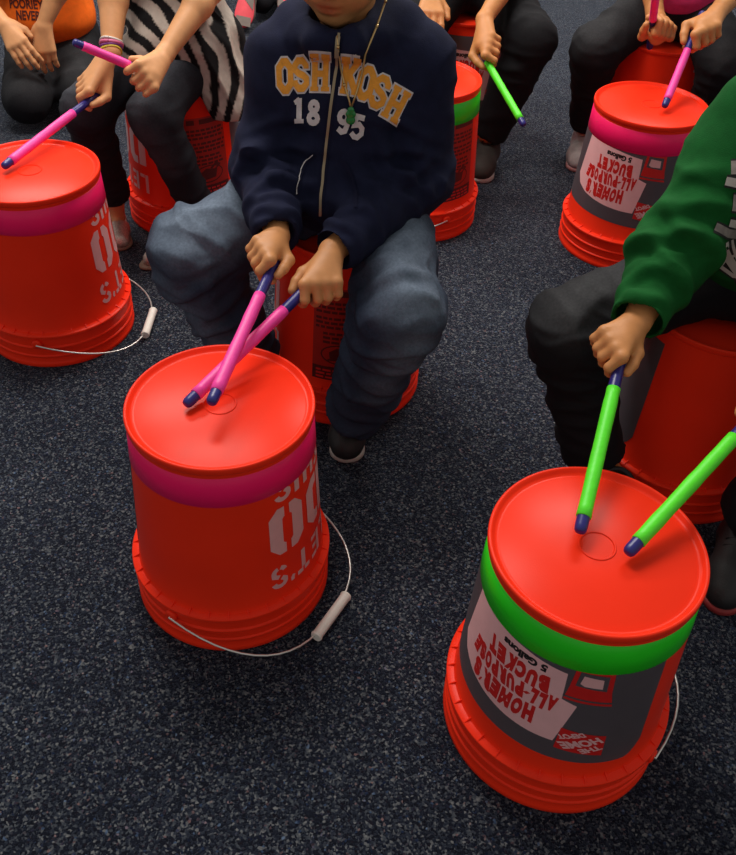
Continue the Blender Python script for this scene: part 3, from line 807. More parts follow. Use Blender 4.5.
# ------------------------------------------------------------------ people
NAVY = fabric('navy_fleece', (0.0105, 0.0125, 0.034), .18)
NAVY_RIB = fabric('navy_rib', (0.009, 0.010, 0.028), .15)
BLUE_TEE = fabric('bright_blue_jersey', (0.01, 0.12, 0.42))
DENIM = denim('blue_denim', (0.022, 0.032, 0.058), (0.13, 0.165, 0.22))
DENIM_D = denim('dark_denim', (0.012, 0.013, 0.018), (0.060, 0.062, 0.075))
DENIM_BK = denim('black_denim', (0.0075, 0.0075, 0.010), (0.045, 0.045, 0.048))
LETTER_O = mat('orange_felt', (0.80, 0.33, 0.035), 0.9, var=.14, vscale=120, bump=.3, bscale=500)
LETTER_W = mat('white_felt', (0.62, 0.58, 0.58), 0.9, var=.1, vscale=120, bump=.3, bscale=500)
BRASS = mat('brass_zip', (0.34, 0.27, 0.17), 0.5, metallic=.4)
GOLD = mat('gold_beads', (0.62, 0.42, 0.18), 0.3, metallic=.7)
CLOVER = mat('green_charm', (0.01, 0.20, 0.04), 0.25, coat=.5)
BLACK_SHOE = mat('black_shoe', (0.010, 0.010, 0.011), 0.6, var=.2, bump=.3, bscale=300)
WHITE_SOLE = mat('white_rubber', (0.50, 0.47, 0.43), 0.6, var=.1)
RED_SOLE = mat('dull_red_rubber', (0.30, 0.03, 0.03), 0.6, var=.1)

def grab(tip, G): return unit(np.asarray(tip, float) - np.asarray(G, float))
T1, G1 = (-.204, .894, .412), (-.150, 1.178, .453)
T2, G2 = (-.247, .928, .3765), (-.093, 1.157, .430)
T3, G3 = (.261, .728, .385), (.339, .978, .464)
T4, G4 = (.314, .704, .380), (.512, .903, .450)
T5, G5 = (-.712, 1.570, .380), (-.600, 1.840, .414)
T6, G6 = (-.610, 1.780, .547), (-.490, 1.835, .472)
T7, G7 = (.639, 2.010, .380), (.718, 2.178, .493)
T8, G8 = (.600, 2.150, .590), (.640, 2.255, .468)
T9, G9 = (.350, 2.130, .265), (.249, 2.330, .362)
drumstick(T1, G1, 'pink taped drumstick crossing above its pair in the right hand of navy hoodie child', 'pink')
drumstick(T2, G2, 'pink taped drumstick lying under its pair, in the left hand of navy hoodie child', 'pink')
drumstick(T3, G3, 'green taped drumstick held upright by the right hand at the green sleeve', 'green')
drumstick(T4, G4, 'green taped drumstick slanting over the edge of the green-taped bucket', 'green', length=.34, tape1=.222)
drumstick(T5, G5, 'pink taped drumstick resting on the bucket before the girl in stripes', 'pink')
drumstick(T6, G6, 'pink taped drumstick raised across the wrist of the girl in stripes', 'pink', length=.172, tape0=.02, tape1=.118)
drumstick(T7, G7, 'pink taped drumstick of the child in pink shirt, tip on the bucket', 'pink', length=.28, tape1=.165)
drumstick(T8, G8, 'pink taped drumstick raised upright by the child in pink shirt', 'pink', length=.25, tape1=.12)
drumstick(T9, G9, 'green taped drumstick swung beside the black trousers', 'green', length=.28)

# ---- child in the navy hoodie
def navy_child():
    base = np.array((-.05, 1.46, 0.0)); root = empty('person', base)
    tag(root, 'child in navy hoodie with orange letters and blue jeans, sitting on a bucket', 'person')
    J = dict(pel=(-.05, 1.475, .455), chest=(-.055, 1.44, .60), neck=(-.060, 1.44, .715), head=(-.068, 1.425, .842), face=(-.30, -1, -.22),
        shA=(-.158, 1.445, .665), elA=(-.188, 1.400, .490), wrA=(-.152, 1.226, .468), shB=(.052, 1.445, .672), elB=(.066, 1.400, .490), wrB=(-.066, 1.206, .458),
        hipA=(-.11, 1.455, .440), knA=(-.312, 1.325, .370), anA=(-.228, 1.372, .110), hipB=(.012, 1.445, .440), knB=(.044, 1.190, .362), anB=(-.020, 1.268, .070),
        ftA=((-.170, 1.392, .070), (-.282, 1.290, .005)), ftB=((-.030, 1.335, .0), (-.034, 1.203, .0)))
    hands = {'A': grip_hand(G1, grab(T1, G1), (.10, -.55, 1), J['wrA'], 'r', .82), 'B': grip_hand(G2, grab(T2, G2), (-.1, -.55, 1), J['wrB'], 'l', .84)}
    build_body(root, base, J, SKIN_A, hands, HAIR_D, arm_h=.0020)
    # jeans
    P = pants(J, .075, .067, .057, (.125, .115, .085), base, k=.04)
    o, V, F = obj_sdf('jeans', P, .0045, DENIM, root, base, wr=pants_wr(J, .016), attr=('fade_lit', fade_lit_fn([((-.13, 1.41, .52), (-.30, 1.285, .445), .085, .95), ((.02, 1.38, .52), (.066, 1.16, .43), .075, .95), ((.07, 1.12, .36), (.03, 1.14, .20), .05, .5), ((-.34, 1.28, .33), (-.29, 1.28, .2), .05, .4)])),
        folds=[(J['hipA'], J['knA'], t, (.3, -.3, 1), sp, d, .011, sk) for t, sp, d, sk in ((.22, 1.2, .007, .5), (.38, 1.0, .006, -.6), (.9, 1.3, .006, .4))] + [(J['knA'], J['anA'], t, (-.3, -1, .2), 2.0, d, .012, sk) for t, d, sk in ((.12, .008, .5), (.3, .008, -.4), (.5, .009, .5), (.68, .008, -.3), (.85, .008, .3))]
        + [(J['hipB'], J['knB'], t, (-.2, -.2, 1), sp, d, .011, sk) for t, sp, d, sk in ((.3, 1.0, .006, -.5), (.48, .9, .005, .5), (.93, 1.5, .006, .3))] + [(J['knB'], J['anB'], t, (-.6, -1, 0), 2.0, d, .012, sk) for t, d, sk in ((.10, .009, .6), (.26, .010, .3), (.42, .009, -.4), (.6, .010, .5), (.78, .008, -.3), (.92, .008, .2))])
    # t-shirt showing under the hem
    P = [ell((-.05, 1.450, .452), (.136, .130, .080), .02), cut_cyl((-.05, 1.46, .398), (-.05, .05, -1), .3, .3), cut_cyl((-.05, 1.46, .50), (0, 0, 1), .3, .3)]
    obj_sdf('t_shirt', P, .005, BLUE_TEE, root, base)
    # hoodie
    P = [ell((-.052, 1.415, .470), (.122, .118, .082), .05), ell((-.052, 1.455, .515), (.130, .118, .115), .05), ell((-.053, 1.438, .615), (.128, .105, .105), .05), cone((-.15, 1.445, .662), (.045, 1.445, .670), .056, .056, .05),
        cone(J['shA'], J['elA'], .060, .053, .03), cone(J['elA'], J['wrA'], .054, .037, .025), cone(J['shB'], J['elB'], .060, .053, .03), cone(J['elB'], J['wrB'], .054, .037, .025),
        cone((-.125, 1.455, .715), (-.06, 1.508, .742), .034, .040, .03), cone((.01, 1.455, .722), (-.06, 1.508, .742), .034, .040, .03), cone((-.128, 1.455, .715), (-.100, 1.362, .724), .036, .026, .025), cone((.012, 1.455, .722), (-.048, 1.358, .724), .036, .026, .025),
        cone((-.06, 1.545, .69), (-.055, 1.56, .62), .055, .045, .04), cone((.03, 1.47, .722), (-.012, 1.395, .716), .030, .024, .012), cone((-.145, 1.47, .716), (-.122, 1.395, .712), .030, .022, .012)]
    for s in 'AB':
        e, w_ = np.asarray(J['el' + s], float), np.asarray(J['wr' + s], float); d = unit(w_ - e)
        P += [cut_cyl(w_ - d * .002, d, .055, .12), cut_cyl(w_ - d * .03, d, .029, .2)]
    P += [cut_cyl((-.052, 1.455, .408), (.20, .03, -1), .22, .2), cut_cyl((-.070, 1.415, .715), (-.1, -.1, 1), .043, .2)]
    wr = [(J['shA'], J['elA'], .016, 24, 8, .085, 1), (J['elA'], J['wrA'], .012, 34, 9, .075, 2), (J['shB'], J['elB'], .016, 22, 8, .085, 3), (J['elB'], J['wrB'], .012, 32, 9, .075, 4),
        ((-.19, 1.40, .45), (.09, 1.40, .45), .009, 10, 22, .13, 6), ((-.13, 1.36, .72), (.02, 1.36, .72), .004, 20, 16, .06, 7)]
    fo = []
    for s, io in (('A', 1), ('B', -1)):
        fo += [(J['sh' + s], J['el' + s], t, (io * .5, -1, 0), 1.6, d, .012, sk * io) for t, d, sk in ((.45, .006, .9), (.68, .008, .5), (.88, .009, -.4))]
        fo += [(J['el' + s], J['wr' + s], t, (io * .3, -.4, 1), 1.9, d, .010, sk * io) for t, d, sk in ((.12, .008, .5), (.30, .008, -.5), (.52, .007, .4), (.72, .005, -.3), (.88, .006, 0.))]
    fo += [((-.05, 1.44, .66), (-.05, 1.42, .44), t, r, .9, d, .013, sk) for t, r, d, sk in ((.55, (1, -1, 0), .007, 1.2), (.72, (.6, -1, 0), .008, .8), (.75, (-.8, -1, 0), .007, -1.0), (.88, (0, -1, 0), .007, .4), (.5, (-1, -.9, 0), .006, -1.2))]
    hood, V, F = obj_sdf('hoodie', P, .0042, NAVY, root, base, wr=wr, folds=fo)
    tr = tree_of(V, F)
    ed = unit((0, .88, -.47)); ex = unit((1, .0, 0)); ey = np.cross(ex, ed); ey = unit(ey if ey[2] > 0 else -ey)
    org = np.array((-.068, 1.32, .752)) - ed * .14
    def at(u, v): return np.array((u, v))
    # world (x, z at the plane y=1.32) of each letter -> along the viewing direction of the print
    def place(ch, cx, cz, hgt, wd, rot, m1, m2):
        o0 = np.array((cx, 1.32, cz)) - ed * .14
        ca, sa = math.cos(rot), math.sin(rot)
        def fit(V2): return [(((x - .39) * wd / .78) * ca - ((y - .5) * hgt) * sa, ((x - .39) * wd / .78) * sa + ((y - .5) * hgt) * ca) for x, y in V2]
        if m2 is not None:
            v2, f2 = glyph2d(varsity(ch), .11); ob = project_print('letter_outline', fit(v2), f2, o0, ex, ey, ed, tr, m2, hood, base, .0010, .005)
            v2, f2 = glyph2d(varsity(ch)); project_print('letter', fit(v2), f2, o0, ex, ey, ed, tr, m1, hood, base, .0020, .005)
        else:
            v2, f2 = glyph2d(varsity(ch), .03); project_print('letter', fit(v2), f2, o0, ex, ey, ed, tr, m1, hood, base, .0012, .005)
    for ch, cx, cz, rot in (('O', -.150, .692, .06), ('S', -.125, .695, .05), ('H', -.095, .6965, 0), ('K', -.049, .693, -.06), ('O', -.026, .685, -.2), ('S', -.0045, .672, -.32), ('H', .021, .654, -.42)):
        place(ch, cx, cz, .050, .029, rot, LETTER_O, LETTER_W)
    for ch, cx, cz, rot in (('1', -.124, .637, .0), ('8', -.102, .633, -.05), ('9', -.056, .620, -.1), ('5', -.034, .612, -.2)):
        place(ch, cx, cz, .037, .025, rot, LETTER_W, None)
    # zip and its pull
    def ribbon(pts, wd): return stroke2d(pts, wd)
    v2, f2 = ribbon([(.001, .004), (-.003, -.04), (-.010, -.10), (-.017, -.165), (-.021, -.22), (-.022, -.262)], .012); project_print('zip_tape', v2, f2, org, ex, ey, ed, tr, NAVY_RIB, hood, base, .0010, .008, 0, True)
    v2, f2 = ribbon([(.001, .004), (-.003, -.04), (-.010, -.10), (-.017, -.165), (-.021, -.22), (-.022, -.262)], .0042); z = project_print('zip', v2, f2, org, ex, ey, ed, tr, BRASS, hood, base, .0022, .008, 0, True)
    v2, f2 = poly([(-.0028, -.002), (.0045, -.002), (.0030, -.026), (-.0040, -.026)]); project_print('zip_pull', v2, f2, org, ex, ey, ed, tr, BRASS, hood, base, .0045, .008)
    # pocket opening edge
    v2, f2 = ribbon([(-.034, -.166), (-.044, -.174), (-.053, -.190), (-.058, -.212), (-.060, -.236)], .0055); project_print('pocket_edge', v2, f2, org, ex, ey, ed, tr, NAVY_RIB, hood, base, .0022, .008)
    v2, f2 = ribbon([(-.0365, -.166), (-.0465, -.175), (-.0555, -.191), (-.0605, -.213), (-.0625, -.236)], .0014); project_print('pocket_stitch', v2, f2, org, ex, ey, ed, tr, LETTER_W, hood, base, .0034, .008)
    v2, f2 = ribbon([(.006, -.172), (.018, -.182), (.028, -.200), (.034, -.222), (.036, -.244)], .0055); project_print('pocket_edge', v2, f2, org, ex, ey, ed, tr, NAVY_RIB, hood, base, .0022, .008, 0, True)
    # bead necklace with a green charm, a loop down over the chest
    nk = []
    def onchest(x, z, off):
        o0 = np.array((x, 1.32, z)) - ed * .16; h = tr.ray_cast(Vector(o0), Vector(ed)); return np.array(h[0]) - ed * off if h[0] else o0 + ed * .14
    pts = [np.array((-.012, 1.425, .782)), np.array((-.002, 1.398, .776))] + [onchest(x, z, .004) for x, z in ((-.013, .776), (-.017, .762), (-.022, .745), (-.028, .727))]
    pts2 = [onchest(x, z, .005) for x, z in ((-.070, .752), (-.068, .735), (-.064, .704), (-.058, .680), (-.050, .655), (-.0465, .642))]
    pts3 = [onchest(x, z, .004) for x, z in ((-.028, .727), (-.032, .700), (-.039, .668), (-.0465, .642))]
    vf = join(tube([p - base for p in pts + pts3[1:]], .0016, 6), tube([p - base for p in pts2], .0016, 6))
    n = empty('necklace', base); tag(n, 'thin gold bead necklace with green charm hanging on the navy hoodie', 'necklace')
    link('chain', mesh_py('chain', *vf), GOLD, n)
    c = onchest(-.0465, .626, .006); R3 = [ell(c + (-.0035, 0, .006), (.0045, .003, .005), .003), ell(c + (.0035, 0, .006), (.0045, .003, .005), .003), ell(c + (0, 0, .013), (.005, .003, .005), .003), ell(c + (0, 0, -.004), (.0075, .003, .007), .003)]
    obj_sdf('charm', R3, .0011, CLOVER, n, base, smooth=1)
    vf = [tube([np.asarray(p) - base + (0, -.0015, -.0015), np.asarray(p) - base + (0, -.0035, .0015)], .0024, 7) for p in (pts2[1], pts2[3], pts[1], pts[2], pts2[5])]
    link('bead', mesh_py('bead', *join(*vf)), GOLD, n)
    shoe(root, base, J['ftA'][0], J['ftA'][1], BLACK_SHOE, WHITE_SOLE, .070, .07, laces=WHITE_SOLE)
    shoe(root, base, J['ftB'][0], J['ftB'][1], BLACK_SHOE, WHITE_SOLE, .072, .07, laces=WHITE_SOLE)
    # ring on the left hand
    s = grab(T2, G2)
navy_child()

# ---- child in the green hoodie
GREEN = fabric('green_fleece', (0.006, 0.085, 0.016), .15)
PR_G = mat('faded_grey_print', (0.23, 0.20, 0.18), .8, var=.25, vscale=80); PR_W = mat('white_print', (0.50, 0.47, 0.43), .8, var=.1); PR_K = mat('dark_print', (0.010, 0.010, 0.010), .8)
def green_child():
    base = np.array((.58, 1.25, 0.0)); root = empty('person', base)
    tag(root, 'child in green hoodie with grey print and dark jeans, beside the green-taped bucket', 'person')
    J = dict(pel=(.59, 1.27, .455), chest=(.575, 1.235, .60), neck=(.575, 1.22, .73), head=(.565, 1.20, .85), face=(-.25, -1, -.35),
        shA=(.508, 1.225, .665), elA=(.420, 1.128, .524), wrA=(.362, 1.020, .488), shB=(.675, 1.22, .67), elB=(.70, 1.08, .53), wrB=(.560, .958, .482),
        hipA=(.525, 1.245, .440), knA=(.314, 1.175, .358), anA=(.398, 1.152, .110), hipB=(.64, 1.235, .44), knB=(.70, .985, .375), anB=(.642, 1.045, .085),
        ftA=((.450, 1.135, .055), (.396, 1.020, .0)), ftB=((.66, 1.075, .0), (.577, .905, .0)))
    hands = {'A': grip_hand(G3, grab(T3, G3), (.05, -.5, 1), J['wrA'], 'r', .78), 'B': grip_hand(G4, grab(T4, G4), (-.1, -.4, 1), J['wrB'], 'l', .92)}
    build_body(root, base, J, SKIN_C, hands, HAIR_D, arm_h=.0022)
    P = pants(J, .070, .060, .052, (.115, .110, .085), base, k=.04)
    obj_sdf('jeans', P, .0048, DENIM_BK, root, base, wr=pants_wr(J, .012), attr=('fade_lit', fade_lit_fn([((.48, 1.20, .52), (.30, 1.14, .44), .075, .9), ((.66, 1.18, .5), (.70, .97, .43), .07, .8)])))
    P = [ell((.587, 1.25, .52), (.135, .118, .115), .05), ell((.577, 1.235, .62), (.125, .105, .105), .05), cone((.512, 1.225, .662), (.668, 1.22, .666), .050, .050, .05),
        cone(J['shA'], J['elA'], .058, .052, .03), cone(J['elA'], J['wrA'], .052, .038, .025), cone(J['shB'], J['elB'], .058, .056, .03), cone(J['elB'], J['wrB'], .056, .040, .025),
        cone((.51, 1.235, .72), (.575, 1.29, .745), .034, .040, .03), cone((.64, 1.235, .72), (.575, 1.29, .745), .034, .040, .03), cone((.51, 1.235, .72), (.55, 1.15, .70), .032, .022, .025), cone((.64, 1.235, .72), (.595, 1.15, .70), .032, .022, .025), cone((.575, 1.33, .69), (.575, 1.345, .62), .055, .045, .04)]
    for s in 'AB':
        e, w_ = np.asarray(J['el' + s], float), np.asarray(J['wr' + s], float); d = unit(w_ - e)
        P += [cut_cyl(w_ - d * .002, d, .06, .12), cut_cyl(w_ - d * .03, d, .031, .2)]
    P += [cut_cyl((.587, 1.25, .430), (-.02, -.15, -1), .22, .2), cut_cyl((.572, 1.19, .70), (-.1, -.2, 1), .046, .2)]
    wr = [(J['shA'], J['elA'], .018, 20, 8, .085, 1), (J['elA'], J['wrA'], .013, 30, 9, .08, 2), (J['shB'], J['elB'], .010, 24, 9, .085, 3), (J['elB'], J['wrB'], .007, 36, 9, .08, 4), ((.46, 1.2, .46), (.7, 1.2, .46), .007, 10, 20, .12, 6)]
    fo = [(J['shA'], J['elA'], t, (-.2, -1, .3), 1.7, d, .014, sk) for t, d, sk in ((.35, .006, .8), (.6, .009, .6), (.82, .010, -.5))] + [(J['elA'], J['wrA'], t, (-.3, -.4, 1), 1.9, d, .012, sk) for t, d, sk in ((.1, .010, .5), (.3, .008, -.6), (.55, .007, .5), (.85, .006, 0))]
    hood, V, F = obj_sdf('hoodie', P, .0045, GREEN, root, base, wr=wr, folds=fo); tr = tree_of(V, F)
    # waistband with a seam
    ed = unit((.25, .80, -.5)); ex = unit(np.cross(ed, (0, 0, 1))); ey = np.cross(ex, ed); ey = ey if ey[2] > 0 else -ey
    org = np.array((.535, 1.12, .622)) - ed * .16
    shapes = [(PR_W, [(-.062, .058), (-.02, .068), (.03, .078), (.09, .078)], .016), (PR_G, [(-.066, .036), (-.03, .044), (.02, .058), (.09, .058)], .018), (PR_W, [(-.068, .018), (-.03, .018), (.02, .034), (.09, .036)], .011),
        (PR_G, [(-.052, -.008), (-.02, -.004), (.03, .008), (.09, .010)], .022), (PR_W, [(-.048, -.034), (-.01, -.032), (.03, -.018), (.09, -.02)], .010), (PR_G, [(-.066, -.044), (-.045, -.048), (-.025, -.044)], .012), (PR_W, [(-.046, -.062), (-.030, -.078), (-.012, -.094), (.02, -.10)], .011), (PR_W, [(-.036, -.054), (-.012, -.084), (.01, -.092)], .004), (PR_W, [(-.032, -.080), (-.018, -.070), (-.004, -.082), (-.014, -.096), (-.004, -.110)], .004), (PR_W, [(-.032, -.080), (-.036, -.092), (-.014, -.102), (.0, -.100), (.01, -.086), (.03, -.092)], .005), (PR_G, [(0, -.06), (.03, -.05), (.08, -.05)], .03), (PR_W, [(.0, -.10), (.04, -.12), (.09, -.12)], .012)]
    for i, (m, pts, wd) in enumerate(shapes):
        v2, f2 = stroke2d(pts, wd + .006); project_print('print_outline', v2, f2, org, ex, ey, ed, tr, PR_K, hood, base, .0007, .008, .09, True)
        v2, f2 = stroke2d(pts, wd); project_print('print', v2, f2, org, ex, ey, ed, tr, m, hood, base, .0014, .008, .09, True)
    shoe(root, base, J['ftA'][0], J['ftA'][1], BLACK_SHOE, RED_SOLE, .074, .075, laces=BLACK_SHOE)
    shoe(root, base, J['ftB'][0], J['ftB'][1], BLACK_SHOE, RED_SOLE, .078, .08, laces=BLACK_SHOE)
green_child()

# ---- girl in the striped top
def stripes():
    m = mat('black_white_stripes', (0.50, 0.43, 0.37), .9, var=.1, vscale=90, bump=.3, bscale=500, attr='stripe', attr_col=(.010, .009, .010), spec=.15); return m
SILVER = mat('silver_glitter', (0.55, 0.46, 0.40), .35, var=.45, vscale=400, metallic=.6, bump=.6, bscale=500)
TAN_SOLE = mat('tan_sole', (0.20, 0.13, 0.09), .7)
BANDS = [mat('bracelet_yellow', (.6, .45, .03), .5), mat('bracelet_purple', (.18, .03, .22), .5), mat('bracelet_pink', (.6, .12, .25), .5), mat('bracelet_white', (.6, .55, .5), .4)]
def striped_girl():
    base = np.array((-.485, 2.11, 0.0)); root = empty('person', base)
    tag(root, 'girl in black and white striped top and dark jeans, sitting on a bucket', 'person')
    J = dict(pel=(-.475, 2.13, .45), chest=(-.472, 2.12, .62), neck=(-.475, 2.11, .745), head=(-.49, 2.09, .865), face=(-.25, -1, -.35),
        shA=(-.575, 2.12, .70), elA=(-.580, 2.015, .595), wrA=(-.572, 1.895, .487), shB=(-.385, 2.12, .70), elB=(-.380, 2.035, .585), wrB=(-.458, 1.885, .490),
        hipA=(-.535, 2.10, .435), knA=(-.640, 1.880, .362), anA=(-.640, 1.975, .100), hipB=(-.42, 2.10, .435), knB=(-.495, 1.880, .358), anB=(-.420, 1.940, .075),
        ftA=((-.652, 2.015, .0), (-.612, 1.885, .0)), ftB=((-.405, 1.950, .0), (-.552, 1.812, .0)))
    hands = {'A': grip_hand(G5, grab(T5, G5), (.3, -.45, 1), J['wrA'], 'r', .88), 'B': grip_hand(G6, grab(T6, G6), (.5, -.6, .8), J['wrB'], 'l', .88)}
    body, BV, BF, _, _ = build_body(root, base, J, SKIN_B, hands, HAIR_B, long_hair=True, arm_h=.0026, bare_leg=.032)
    P = pants(J, .064, .051, .040, (.108, .105, .08), base, k=.035)
    obj_sdf('jeans', P, .0055, DENIM_D, root, base, wr=pants_wr(J, .005), attr=('fade_lit', fade_lit_fn([((-.45, 2.02, .50), (-.50, 1.86, .42), .07, .8), ((-.56, 2.02, .5), (-.645, 1.86, .42), .07, .7), ((-.50, 1.835, .34), (-.48, 1.85, .25), .045, .5)])))
    cen = np.array((-.60, 1.95, .40))
    P = [ell((-.482, 2.13, .50), (.112, .120, .12), .05), ell((-.480, 2.12, .62), (.102, .095, .11), .05), cone((-.565, 2.12, .70), (-.392, 2.12, .70), .046, .046, .04), cone(J['shA'], np.array((-.585, 2.06, .63)), .05, .052, .02), cone(J['shB'], np.array((-.385, 2.075, .63)), .046, .046, .02),
        cone((-.41, 2.03, .455), (-.358, 2.03, .325), .060, .050, .05), cone((-.375, 2.11, .45), (-.338, 2.08, .315), .052, .046, .05), cone((-.58, 2.14, .45), (-.60, 2.16, .34), .055, .05, .05), cone((-.47, 2.23, .45), (-.47, 2.255, .34), .06, .05, .05), cone((-.50, 2.02, .455), (-.545, 2.0, .44), .06, .05, .05),
        cut_cyl((-.475, 2.12, .305), (.0, .0, -1), .3, .2), cut_cyl((base[0], base[1], .3684), (0, 0, -1), .1335, .3), cut_cyl((-.475, 2.08, .735), (0, -.25, 1), .055, .2)]
    def st(V):
        d = np.linalg.norm((V - cen) * (1, .55, 1), axis=1) + .02 * (vnoise(V * 18) - .5)
        return np.clip((np.sin(d * 2 * math.pi / .036) + .05) * 6, 0, 1)
    obj_sdf('striped_top', P, .0040, stripes(), root, base, wr=[((-.40, 2.04, .46), (-.345, 2.06, .34), .020, 8, 34, .11, 1), ((-.472, 2.1, .62), (-.472, 2.1, .45), .006, 20, 14, .16, 2)], attr=('stripe', st))
    for s in 'AB': shoe(root, base, J['ft' + s][0], J['ft' + s][1], SILVER, TAN_SOLE, .062, .05, low=True)
    # bracelets on the right wrist
    e, w_ = np.asarray(J['elA'], float), np.asarray(J['wrA'], float); d = unit(w_ - e); a = unit(np.cross(d, (1, 0, 0))); b = np.cross(d, a)
    for i, m in enumerate(BANDS):
        c = w_ - d * (.002 + .0062 * i); r = .0205 + .0006 * i
        ring = [c + r * (math.cos(t) * a + math.sin(t) * b) + d * .002 * math.sin(2 * t + i) for t in np.linspace(0, 2 * math.pi, 22)]
        v, f = tube([p - base for p in ring], .0028 if i != 2 else .0040, 7, cap=False)
        link('bracelet', mesh_py('bracelet', v, f), m, root)
striped_girl()

# ---- child in the orange shirt, kneeling
ORANGE_TEE = fabric('orange_jersey', (0.90, 0.15, 0.012)); TEXT_MAROON = mat('maroon_print', (.09, .012, .006), .8)
def kneeling_child(base, mirror_face, label, top_m, pants_m, J, hands, skin_m, hair_m, txt=None, shoes=None, long_hair=False):
    base = np.array(base); root = empty('person', base); tag(root, label, 'person')
    build_body(root, base, J, skin_m, hands, hair_m, long_hair=long_hair, arm_h=.0030)
    P = [ell(np.asarray(J['pel'], float), (.125, .12, .09), .04)]
    for s in 'AB': P += [cone(J['hip' + s], J['kn' + s], .080, .066, .04), cone(J['kn' + s], J['an' + s], .058, .046, .03)]
    P.append(cut_cyl((base[0], base[1], .004), (0, 0, -1), 1.0, .3))
    obj_sdf('jeans', P, .006, pants_m, root, base, wr=pants_wr(J, .006), attr=('fade_lit', fade_lit_fn([(np.asarray(J['hip' + s]) + (0, 0, .06), np.asarray(J['kn' + s], float) + (0, 0, .05), .07, .75) for s in 'AB'])))
    pe, ch = np.asarray(J['pel'], float), np.asarray(J['chest'], float)
    f = unit((J['face'][0], J['face'][1], 0))
    P = [ell(pe * .6 + ch * .4, (.135, .125, .13), .05), ell(ch, (.122, .10, .12), .05), cone(J['shA'], J['shB'], .05, .05, .04), ell(pe + f * .075 + (0, 0, .055), (.145, .105, .065), .05)]
    for s in 'AB': P.append(cone(J['sh' + s], np.asarray(J['sh' + s]) * .45 + np.asarray(J['el' + s]) * .55, .050, .056, .02))
    P += [cut_cyl(np.asarray(J['neck'], float) + (0, 0, -.01), (0, 0, 1), .05, .2)]
    o, V, F = obj_sdf('t_shirt', P, .005, top_m, root, base, wr=[(ch, pe, .010, 20, 12, .2, 3)])
    if txt:
        tr = tree_of(V, F); ed = unit((0, .92, -.38)); ex = np.array((1., 0, 0)); ey = np.cross(ex, ed); ey = ey if ey[2] > 0 else -ey
        for t, cx, cy, wd, hg in txt:
            v2, f2 = font2d(t, .035); v2 = [((x - .5) * wd, (y - .5) * hg) for x, y in v2]
            project_print('lettering', v2, f2, np.array((cx, 2.6, cy)) - ed * .25, ex, ey, ed, tr, TEXT_MAROON, o, base, .0012, .008)
    if shoes:
        for s in 'AB': shoe(root, base, J['ft' + s][0], J['ft' + s][1], shoes[0], shoes[1], .076, .07, up=J['up' + s], band=shoes[2] if len(shoes) > 2 else None)
    return root
SOLE_PINK = mat('pink_grey_sole', (.62, .055, .07), .7, attr='none', attr_col=(.1, .1, .1))
Jk = dict(pel=(-1.03, 2.86, .185), chest=(-1.03, 2.78, .40), neck=(-1.03, 2.75, .535), head=(-1.03, 2.72, .655), face=(.05, -1, -.25),
    shA=(-1.14, 2.77, .495), elA=(-1.17, 2.64, .36), wrA=(-1.06, 2.565, .290), shB=(-.92, 2.77, .495), elB=(-.905, 2.64, .40), wrB=(-.962, 2.585, .285),
    hipA=(-1.095, 2.83, .15), knA=(-1.035, 2.545, .085), anA=(-1.10, 2.90, .055), hipB=(-.965, 2.83, .15), knB=(-.90, 2.625, .085), anB=(-.97, 2.92, .055),
    ftA=((-1.10, 2.90, .02), (-1.10, 3.04, .02)), ftB=((-.97, 2.92, .02), (-.97, 3.06, .02)), upA=(0, .3, -1), upB=(0, .3, -1))
Hk = {'A': relaxed_hand(Jk['wrA'], (.55, -.55, -.6), (-.2, -.6, .8), 'r', .9, .35), 'B': relaxed_hand(Jk['wrB'], (-.06, -.30, -1), (.1, -1, .35), 'l', .9, .35)}
kneeling_child((-1.03, 2.8, 0), 0, 'child in orange shirt kneeling on the carpet in dark jeans, hands on lap', ORANGE_TEE, DENIM_BK, Jk, Hk, SKIN_B, HAIR_B,
    txt=[('POORIEY', -1.042, .345, .100, .026), ('NEVER', -1.037, .312, .072, .026)], shoes=(BLACK_SHOE, WHITE_SOLE))

# ---- child kneeling away from the camera, soles of pink shoes turned up
SOLE_P = mat('pink_rubber_sole', (.60, .05, .07), .7, var=.1); PINK_SHOE = mat('grey_brown_shoe', (.13, .10, .085), .7, var=.15); GREY_TEE = fabric('charcoal_jersey', (.02, .02, .024))
y0 = 3.72
Jf = dict(pel=(-.42, y0, .20), chest=(-.42, y0 + .05, .42), neck=(-.42, y0 + .06, .555), head=(-.42, y0 + .09, .675), face=(0, 1, -.2),
    shA=(-.31, y0 + .05, .515), elA=(-.28, y0 + .16, .38), wrA=(-.34, y0 + .26, .29), shB=(-.53, y0 + .05, .515), elB=(-.56, y0 + .16, .38), wrB=(-.50, y0 + .26, .29),
    hipA=(-.355, y0 + .03, .16), knA=(-.33, y0 + .30, .085), anA=(-.375, y0 - .13, .07), hipB=(-.485, y0 + .03, .16), knB=(-.51, y0 + .30, .085), anB=(-.478, y0 - .16, .07),
    ftA=((-.375, y0 - .21, .125), (-.37, y0 - .30, .02)), ftB=((-.500, y0 - .22, .185), (-.525, y0 - .34, .03)), upA=(0, 1, -.5), upB=(-.1, 1, -.6))
Hf = {'A': relaxed_hand(Jf['wrA'], (-.1, .6, -.6), (0, .6, .6), 'r', .9, .35), 'B': relaxed_hand(Jf['wrB'], (.1, .6, -.6), (0, .6, .6), 'l', .9, .35)}
kneeling_child((-.42, y0, 0), 0, 'child kneeling with back turned, pink and grey shoe sole showing on the carpet', GREY_TEE, DENIM_BK, Jf, Hf, SKIN_B, HAIR_D, shoes=(PINK_SHOE, SOLE_P, PINK_SHOE))

